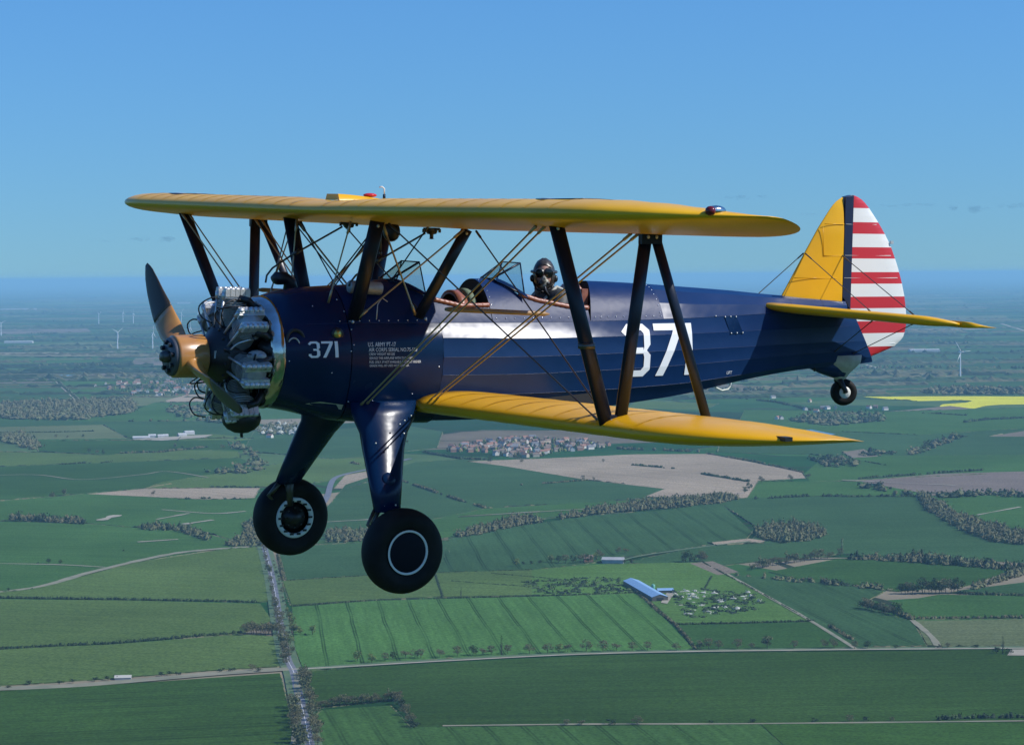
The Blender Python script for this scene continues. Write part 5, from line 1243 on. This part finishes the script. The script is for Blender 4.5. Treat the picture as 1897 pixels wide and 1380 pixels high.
# tail wheel with canvas boot
b = MB(); b.grid([[Vector((x + .0 * z, r * .8 * sin(a) * 1.0, z) ) + Vector((r * cos(a), 0, 0)) for a in span(0, 2 * pi * 19 / 20, 19)] for x, z, r in ((6.72, -.10, .20), (6.71, -.17, .20), (6.70, -.22, .16), (6.69, -.27, .11), (6.70, -.315, .07), (6.705, -.335, .045))], 0, True, True, True)
tw = part(b, 'tail_wheel_boot', canvas)
b = MB(); b.grid([[Vector((x, w_ * sin(a) * .9, z + h_ * cos(a))) for a in span(0, 2 * pi * 15 / 16, 15)] for x, z, w_, h_ in ((6.36, -.17, .06, .06), (6.48, -.20, .09, .075), (6.60, -.22, .115, .09), (6.70, -.24, .11, .085))], 0, True, True, True); part(b, 'tail_keel_fairing', navy_fabric)
Rz = Matrix.Rotation(radians(-22), 4, 'Z'); tc_ = Vector((6.755, 0, -.452))
twr = empty('tail_wheel'); twr.parent = plane; twr.matrix_local = Matrix.Translation(tc_) @ Rz
def tyre(R_, w_, hole, n=40):
    prof = []
    for k in range(15):
        a = -pi / 2 * 1.12 + pi * 1.12 * k / 14; prof.append((w_ / 2 * sin(a) * (1.0 if abs(a) < 1.5 else .9), hole + (R_ - hole) * max(0, cos(a)) ** .62 if abs(a) < pi / 2 else hole))
    return prof
b = MB(); b.lathe([(-.045, .055), (-.05, .075), (-.05, .100), (-.038, .119), (0, .127), (.038, .119), (.05, .100), (.05, .075), (.045, .055)], (0, 0, 0), (0, 1, 0), 36); part(b, 'tyre', rubber, twr)
b = MB(); b.lathe([(-.047, .001), (-.047, .022), (-.035, .03), (-.046, .055), (.046, .055), (.035, .03), (.047, .001)], (0, 0, 0), (0, 1, 0), 24); part(b, 'rim', white_p, twr)
b = MB(); b.tube([(-.06, -.0, .13), (-.055, -.065, .11), (-.005, -.07, .02), (0, -.066, 0)], [.03, .026, .022, .024], 8); b.tube([(-.06, 0, .13), (-.055, .065, .11), (-.005, .07, .02), (0, .066, 0)], [.03, .026, .022, .024], 8); part(b, 'fork', black_m, twr)
# lifting handle and jack point
b = MB(); b.tube([(5.14, -.155, -.325), (5.16, -.165, -.36), (5.22, -.17, -.385), (5.29, -.165, -.375), (5.325, -.16, -.34), (5.325, -.155, -.29)], .009, 8); part(b, 'lift_handle', principled('pale tube', (.62, .64, .55), .4))
b = MB(); b.tube([(6.36, -.05, -.215), (6.365, -.05, -.245)], .012, 6); part(b, 'jack_point', black_m)

# ---- main landing gear
def leg_rows(s):
    rows = []
    for u, x, y, z, c, t in ((0, 1.68, .40, -.36, .60, .26), (.1, 1.665, .46, -.46, .58, .25), (.25, 1.62, .545, -.60, .42, .22), (.4, 1.575, .63, -.72, .365, .20), (.7, 1.515, .79, -.96, .29, .165), (1, 1.462, .93, -1.175, .225, .135)):
        rows.append([Vector((x + c / 2 * -cos(a) * (1 if cos(a) > 0 else 1.0), s * (y + t / 2 * sin(a) * (1 - .18 * cos(a) * -1)), z)) for a in span(0, 2 * pi * 23 / 24, 23)])
    return rows
for s in (-1, 1):
    b = MB(); b.grid(leg_rows(s), 0, True, True, True); leg = part(b, 'gear_leg', navy_metal)
    b = MB()
    for x, y_, z_ in ((1.45, .735, -.66), (1.55, .76, -.70), (1.68, .70, -.52), (1.76, .63, -.50), (1.85, .57, -.47), (1.76, .68, -.66), (1.74, .66, -.6), (1.50, .745, -.95), (1.42, .96, -1.13), (1.5, .995, -1.12)): b.ball((x, s * y_, z_), .008, 6)
    part(b, 'leg_fasteners', alu, leg)['kind'] = 'stuff'
    b = MB(); b.lathe([(0, .055), (.006, .052), (.007, .001)], (1.51, s * .858, -.93), (0, s, .5), 18); part(b, 'inspection_cover', navy_metal, leg)
    b = MB(); b.tube([(1.475, s * .92, -1.12), (1.495, s * .965, -1.37)], [.042, .04], 12); part(b, 'oleo_strut', steel, leg)
    b = MB(); b.tube([(1.365, s * .90, -1.165), (1.29, s * .93, -1.27), (1.40, s * .955, -1.38)], .017, 6); b.tube([(1.395, s * .92, -1.165), (1.32, s * .945, -1.27)], .017, 6); part(b, 'torque_link', steel, leg)
    w = empty('main_wheel'); w.parent = plane; w.matrix_local = Matrix.Translation((1.545, s * 1.03, -1.478)) @ Matrix.Rotation(pi if s > 0 else 0, 4, 'Z')
    b = MB(); b.lathe([(-.085, .172), (-.100, .20), (-.112, .245), (-.105, .285), (-.08, .318), (-.04, .333), (0, .337), (.04, .333), (.08, .318), (.105, .285), (.112, .245), (.100, .20), (.085, .172)], (0, 0, 0), (0, 1, 0), 56); part(b, 'tyre', rubber, w)
    b = MB(); b.lathe([(-.086, .158), (-.102, .160), (-.104, .170), (-.100, .176)], (0, 0, 0), (0, 1, 0), 48, 0); part(b, 'white_ring', white_p, w)
    b = MB(); b.lathe([(-.108, .001), (-.107, .08), (-.100, .14), (-.092, .160)], (0, 0, 0), (0, 1, 0), 48, 0); part(b, 'hub_cap', principled('hub cap paint', (.004, .006, .013), .55, spec=.15) if s < 0 else bpy.data.materials['hub cap paint'], w)
    b = MB(); b.lathe([(.08, .135), (.098, .137), (.100, .172), (.088, .176)], (0, 0, 0), (0, 1, 0), 48, 0)
    for k in range(14):
        a = k * 2 * pi / 14; b.box((.143 * cos(a), .0992, .143 * sin(a)), (.018, .0035, .009), 1, Matrix.Rotation(0, 4, 'Y'))
    part(b, 'rim', [white_p, black_m], w)
    b = MB(); b.lathe([(.03, .137), (.05, .136), (.052, .10), (.085, .095), (.09, .055), (.12, .05), (.12, .001)], (0, 0, 0), (0, 1, 0), 32, 0)
    for k in range(8): b.ball((.085 * cos(k * pi / 4), .09, .085 * sin(k * pi / 4)), .009, 6, 1)
    part(b, 'brake_drum', [black_m, steel], w)

# ---- windscreens
def screen(xb, xt, zb, zt_, wb, wt, xs_, ys_, zs_, name='windscreen'):
    """centre pane leaning aft, two triangular side panes and their frame bars."""
    w = empty(name); w.parent = plane
    B0, B1, T0, T1 = Vector((xb, -wb, zb)), Vector((xb, wb, zb)), Vector((xt, -wt, zt_)), Vector((xt, wt, zt_)); S0, S1 = Vector((xs_, -ys_, zs_)), Vector((xs_, ys_, zs_))
    def pane(p):
        n = (p[1] - p[0]).cross(p[2] - p[0]).normalized() * .0025; b = MB(); k = len(p)
        b.add([q + n for q in p] + [q - n for q in p], [tuple(range(k)), tuple(range(2 * k - 1, k - 1, -1))] + [(i, (i + 1) % k, k + (i + 1) % k, k + i) for i in range(k)], 0, False); part(b, 'pane', glass, w)
    pane([B0, B1, T1, T0]); pane([B0, T0, S0]); pane([B1, T1, S1])
    for a, c, r in ((B0, T0, .010), (B1, T1, .008), (T0, T1, .006), (T0, S0, .006), (T1, S1, .006), (B0, S0, .009), (B1, S1, .009), (B0, B1, .008)):
        b = MB(); b.tube([a, c], r, 6); part(b, 'frame_bar', navy_strut, w)
screen(1.885, 2.125, .603, .752, .10, .155, 2.12, .285, .488)
screen(2.855, 3.095, .612, .748, .09, .150, 3.075, .265, .478)
b = MB()
for (x0, y0, z0), (x1, y1, z1) in (((1.90, .12, .60), (2.12, .30, .48)), ((2.87, .11, .605), (3.08, .28, .47))):
    for s in (-1, 1):
        b.grid([[Vector((x0 + (x1 - x0) * u, s * (y0 + (y1 - y0) * u + d), z0 + (z1 - z0) * u + e + .012 * sin(pi * u))) for d, e in ((-.0, .022), (.022, .012), (.04, -.012))] for u in span(0, 1, 6)])
part(b, 'screen_base_strip', navy_metal)
# front seat
b = MB(); prof = [(cos(a) * .17, sin(a) * .17) for a in span(0, pi, 14)]
def arch(b, x0, x1, so, si, mi):
    o = [(-so, -.4)] + [(so * -cos(a), .37 - .02 + so * .9 * sin(a)) for a in span(0, pi, 14)] + [(so, -.4)]; i_ = [(-si, -.4)] + [(si * -cos(a), .35 + si * .9 * sin(a)) for a in span(0, pi, 14)] + [(si, -.4)]
    b.grid([[Vector((x, y, z)) for y, z in L] for x, L in ((x0, i_), (x0, o), (x1, o), (x1, i_))], mi)
arch(b, 2.50, 2.585, .185, .15, 0); seat = part(b, 'seat_surround', leather)
b = MB(); o_ = [(-.15, -.4)] + [(.15 * -cos(a), .35 + .135 * sin(a)) for a in span(0, pi, 14)] + [(.15, -.4)]; b.add([(2.57, y, z) for y, z in o_], [tuple(range(len(o_)))], 0, False); part(b, 'seat_back', dark_in, seat)
b = MB(); arch(b, 2.60, 2.66, .20, .15, 0); part(b, 'seat_cushion', green_pad, seat)
# intake scoop on the nose, canister on the cowl
b = MB(); b.tube([(1.02, .30, .585), (1.05, .30, .60), (1.12, .30, .60), (1.17, .30, .57), (1.18, .30, .48)], [.035, .055, .055, .055, .07], 14); part(b, 'air_scoop', black_m)
b = MB(); b.lathe([(0, .001), (0, .045), (.01, .052), (.28, .052), (.29, .045), (.29, .001)], (1.43, -.26, .555), (1, 0, -.06), 20); part(b, 'canister', finmat)
b = MB(); b.tube([(1.58, -.46, .30), (1.60, -.44, .42), (1.66, -.40, .47), (1.70, -.42, .44)], .004, 5); part(b, 'pull_ring', alu)

# ---- markings: cut paint laid on the skin
def on_skin(name, polys, off=.003, parent=None):
    b = MB()
    bm = bmesh.new()
    for P in polys:
        bm.faces.new([bm.verts.new((x, 0, z)) for x, z in P])
    bm.normal_update(); bmesh.ops.triangulate(bm, faces=bm.faces[:])
    zmin, zmax = min(v.co.z for v in bm.verts), max(v.co.z for v in bm.verts)
    xmin, xmax = min(v.co.x for v in bm.verts), max(v.co.x for v in bm.verts); xm = (xmin + xmax) / 2
    cuts = [smooth_tab(xm, XS, ZK[k]) for k in (3, 4, 5, 6, 7)]
    for k in (4, 5, 6, 7):
        p0 = Vector((xmin, 0, smooth_tab(xmin, XS, ZK[k]))); p1 = Vector((xmax, 0, smooth_tab(xmax, XS, ZK[k]))); d = p1 - p0; no = Vector((-d.z, 0, d.x))
        bmesh.ops.bisect_plane(bm, geom=bm.verts[:] + bm.edges[:] + bm.faces[:], plane_co=p0, plane_no=no)
    if xm < 2.2:
        for i in range(1, 9): bmesh.ops.bisect_plane(bm, geom=bm.verts[:] + bm.edges[:] + bm.faces[:], plane_co=(0, 0, zmin + (zmax - zmin) * i / 9), plane_no=(0, 0, 1))
    n = int((xmax - xmin) / .12)
    for i in range(1, n + 1):
        bmesh.ops.bisect_plane(bm, geom=bm.verts[:] + bm.edges[:] + bm.faces[:], plane_co=(xmin + (xmax - xmin) * i / (n + 1), 0, 0), plane_no=(1, 0, 0))
    for v in bm.verts: v.co.y = -side_y(v.co.x, v.co.z) - off
    me = bpy.data.meshes.new(name); bm.to_mesh(me); bm.free(); me.materials.append(letter)
    return link(name, me, parent or plane)
def glyph371(x0, z0, w, h, gap, sl, st):
    """cut-corner numerals 3 7 1; sl = shear towards the foot."""
    T = lambda P, ox: [(x0 + ox + u * w + sl * (1 - v) * h, z0 + v * h) for u, v in P]
    a = st; c = .22; k = .12
    three = [[(0, .86), (c, 1), (1 - c, 1), (1, .88), (1, 1 - .88 * .0 - .45 + .06), (1 - .14, .5), (1 - a * 1.15, .5), (1 - a, .56), (1 - a, .82), (1 - a - .08, 1 - k), (c + .1, 1 - k), (.14, .77)],
             [(1 - .14, .5), (1, .41), (1, .13), (1 - c, 0), (c, 0), (0, .13), (0, .24), (a * .9, .24), (a * .9, .19), (c + .10, k), (1 - a - .10, k), (1 - a, .19), (1 - a, .37), (1 - a * 1.15, .44), (.42, .44), (.42, .555), (1 - a * 1.15, .555), (1 - a * 1.15, .5)]]
    seven = [[(0, 1), (1, 1), (1, .87), (.36, 0), (.08, 0), (.70, .87), (0, .87)]]
    one = [[(.0, 1), (a * 1.05, 1), (a * 1.05, 0), (.0, 0)]]
    return [T(P, 0) for P in three] + [T(P, w + gap) for P in seven] + [T(P, 2 * (w + gap)) for P in one]
on_skin('fuselage_number', glyph371(3.985, -.222, .305, .456, .048, .03, .225))
on_skin('cowl_number', glyph371(.985, .003, .100, .128, .015, .05, .27), .0035, cowl)
def text_on(name, s, x, z, h, w, parent=None, rot=0.0):
    cu = bpy.data.curves.new('t', 'FONT'); cu.body = s; cu.size = 1.0; cu.resolution_u = 2
    to = bpy.data.objects.new('t', cu); COL.objects.link(to)
    me = bpy.data.meshes.new_from_object(to.evaluated_get(bpy.context.evaluated_depsgraph_get()))
    bpy.data.objects.remove(to); bpy.data.curves.remove(cu)
    X = [v.co.x for v in me.vertices]; Y = [v.co.y for v in me.vertices]; sx = w / (max(X) - min(X)); sy = h / (max(Y) - min(Y)); mx, my = min(X), min(Y)
    for v in me.vertices:
        xx = x + (v.co.x - mx) * sx; zz = z + (v.co.y - my) * sy + rot * (xx - x); v.co = (xx, -side_y(xx, zz) - .003, zz)
    me.name = name; me.materials.clear(); me.materials.append(letter)
    return link(name, me, parent or plane)
bpy.context.view_layer.update()
for s, x, z, h, w in (('U.S. ARMY PT-17', 1.511, .084, .035, .248), ('AIR CORPS SERIAL NO.75-587', 1.516, .044, .030, .440), ('CREW WEIGHT 400 LBS', 1.519, .014, .020, .230), ('SERVICE THIS AIRPLANE WITH 73 OCTANE', 1.522, -.018, .020, .398), ('FUEL ONLY. IF NOT AVAILABLE THE NEXT HIGHER', 1.523, -.050, .021, .466), ('GRADE WILL BE USED AS REQUIRED.', 1.526, -.081, .021, .358)):
    text_on('stencil_line', s, x, z, h, w, None, -.008)
text_on('stencil_line', 'LIFT', 5.212, -.232, .028, .062); text_on('stencil_line', 'JACK', 6.288, -.192, .022, .055)

# ================================================================== pilot in the rear cockpit
pilot = empty('person'); pilot.matrix_world = AIR
tag(pilot, 'pilot in leather helmet, goggles and oxygen mask turning to look out of the rear cockpit', 'person')
skin = principled('skin', (.36, .20, .145), .55); hel = noisy('dark leather helmet', (.028, .025, .020), (.05, .043, .035), 20.0, .36); jacket = noisy('dark flying jacket', (.020, .022, .022), (.04, .042, .04), 18.0, .6, bump=.004, bscale=26)
def skinned(name, pts, edges, rad, mat, sub=2):
    me = bpy.data.meshes.new(name); me.from_pydata([tuple(p) for p in pts], edges, [])
    o = link(name, me, pilot); me.materials.append(mat)
    m = o.modifiers.new('skin', 'SKIN'); m.use_smooth_shade = True
    for i, r in enumerate(rad): me.skin_vertices[0].data[i].radius = (r, r) if not isinstance(r, tuple) else r
    me.skin_vertices[0].data[0].use_root = True
    o.modifiers.new('sub', 'SUBSURF').levels = sub; o.modifiers['sub'].render_levels = sub
    return o
P_ = [(3.62, 0, -.14), (3.60, 0, .08), (3.56, 0, .29), (3.50, 0, .43), (3.46, 0, .50), (3.44, 0, .56)]
E_ = [(0, 1), (1, 2), (2, 3), (3, 4), (4, 5)]; R_ = [.15, .15, .165, .15, .085, .065]
for s in (-1, 1):
    i = len(P_); P_ += [(3.50, s * .155, .435), (3.46, s * .215, .375), (3.40, s * .25, .14), (3.28, s * .20, -.02), (3.16, s * .13, .02), (3.10, s * .10, .04)]; R_ += [.10, .082, .062, .052, .040, .036]
    E_ += [(3, i), (i, i + 1), (i + 1, i + 2), (i + 2, i + 3), (i + 3, i + 4), (i + 4, i + 5)]
    for k in range(5):
        j = len(P_); y = s * (.10 + (.032 - .016 * k)); L = (.05, .075, .085, .078, .06)[k]; P_ += [(3.08 - L * .5, y, .05), (3.08 - L, y, .015 if k else .05)]; R_ += [.011, .008]; E_ += [(i + 5, j), (j, j + 1)]
    j = len(P_); P_ += [(3.42, s * .12, -.22), (3.06, s * .16, -.12), (2.98, s * .14, -.40)]; R_ += [.085, .068, .05]; E_ += [(0, j), (j, j + 1), (j + 1, j + 2)]
skinned('body', P_, E_, R_, jacket)
# head group: local axes u = to the wearer's left, f = facing, z up
HC = Vector((3.425, 0, .645)); fd = Vector((-.50, -.86, -.04)).normalized(); HS = 1.10; uu = Vector((0, 0, 1)).cross(fd).normalized(); HM = Matrix((uu, -fd, Vector((0, 0, 1)))).transposed()   # local x=side, -y=face
hd = lambda p: HC + HM @ (Vector(p) * HS)
b = MB(); rows = []
for i in range(15):
    a = pi * i / 14; row = []
    for k in range(24):
        t = 2 * pi * k / 24; x, y, z = .078 * sin(a) * cos(t), .098 * sin(a) * sin(t), .118 * cos(a)
        if z < 0: q = 1 + z * 2.2; x *= max(.5, q + .1); y = y * max(.55, q + .1) - (.018 * (-z / .118) if y < 0 else 0)
        if y < 0: y -= .022 * math.exp(-((x / .014) ** 2) - ((z + .02) / .025) ** 2); y += .010 * math.exp(-(((abs(x) - .032) / .016) ** 2) - ((z - .012) / .014) ** 2)
        row.append(hd((x, y, z)))
    rows.append(row)
b.grid(rows, 0, True, True); head = b.build('head', skin, pilot)
b = MB(); b.tube([hd((-.02, -.106, -.052)), hd((0, -.112, -.050)), hd((.02, -.106, -.052))], .006, 6); b.build('mouth', principled('lips', (.35, .14, .12), .5), head)
b = MB()
for i in range(10):
    a = pi * .5 * i / 9 * 1.0
rows = []
for i in range(16):                                   # helmet shell: open at the face
    a = pi * .80 * i / 15; row = []; f = min(1, max(0, (a / pi - .27) / .06)); op = 43 * f ** .5
    for k in range(29):
        t = radians(-90 + op) + radians(360 - 2 * op) * k / 28
        x, y, z = .089 * sin(a) * cos(t), .108 * sin(a) * sin(t), .128 * cos(a) + .004 * sin(9 * t) * (i % 3 == 1); row.append(hd((x, y, z)))
    rows.append(row)
b = MB(); b.grid(rows); helmet = b.build('helmet', hel, pilot)
b = MB()
for s in (-1, 1): b.ball(hd((s * .090, -.005, -.030)), (.022, .026, .032), 12, 0, HM); b.tube([hd((s * .085, -.01, -.05)), hd((s * .06, -.045, -.11)), hd((0, -.06, -.132))], .009, 6)
b.build('ear_cups', principled('black ear cups', (.012, .012, .012), .4), helmet)
b = MB(); gx = lambda s: hd((s * .036, -.092, .018))
for s in (-1, 1): b.lathe([(-.024, .047), (.0, .043), (.010, .035)], gx(s), HM @ Vector((s * .35, -1, 0)), 16)
b.tube([hd((.098 * sin(a), -.112 * cos(a) * 1.0 + .006, .022)) for a in span(-2.2, -.55, 8)], .011, 6); b.tube([hd((.098 * sin(a), -.112 * cos(a) + .006, .022)) for a in span(.55, 2.2, 8)], .011, 6)
gog = b.build('goggles', hel, pilot)
b = MB()
for s in (-1, 1): b.lathe([(.008, .036), (.011, .018), (.012, .001)], gx(s), HM @ Vector((s * .35, -1, 0)), 16)
b.build('lenses', principled('dark lens', (.006, .006, .008), .06), gog)
mk = noisy('pale mask rubber', (.05, .05, .04), (.42, .40, .31), 34.0, .6, lo=.42, hi=.58)
b = MB(); b.ball(hd((0, -.088, -.060)), (.046, .038, .046), 16, 0, HM); b.ball(hd((0, -.112, -.030)), (.020, .017, .032), 12, 0, HM)
for s in (-1, 1): b.lathe([(0, .016), (.010, .015), (.012, .006), (.013, .001)], hd((s * .030, -.108, -.062)), HM @ Vector((s * .6, -1, -.2)), 12, 1); b.tube([hd((s * .046, -.07, -.04)), hd((s * .075, -.02, -.02))], .008, 6, 1)
b.tube(curve([hd((.005, -.12, -.085)), hd((.012, -.128, -.115)), hd((.035, -.11, -.15)), hd((.07, -.07, -.20))], 4), .013, 8, 1)
b.build('oxygen_mask', [mk, black_m], pilot)
b = MB(); rows = []
for i, (z, rx) in enumerate(((-.095, .052), (-.105, .066), (-.120, .074), (-.135, .070), (-.15, .05))): rows.append([hd((rx * cos(2 * pi * k / 20), .85 * rx * sin(2 * pi * k / 20) + .035, z + .012 * sin(3 * k * .7))) for k in range(20)])
b.grid(rows, 0, True, True); b.build('scarf', noisy('cream scarf', (.50, .49, .42), (.36, .35, .29), 30.0, .9, bump=.006, bscale=30), pilot)
b = MB()
for y, m_ in ((-.10, 0), (.10, 0)): b.tube([(3.60, y, .50), (3.49, y * 1.1, .545), (3.37, y * 1.05, .44), (3.37, y * .8, .20)], .014, 6)
b.build('harness', canvas, pilot)
b = MB(); b.box((3.72, 0, .25), (.03, .20, .28)); b.ball((3.70, 0, .52), (.05, .17, .06), 14); part(b, 'rear_seat_back', leather)
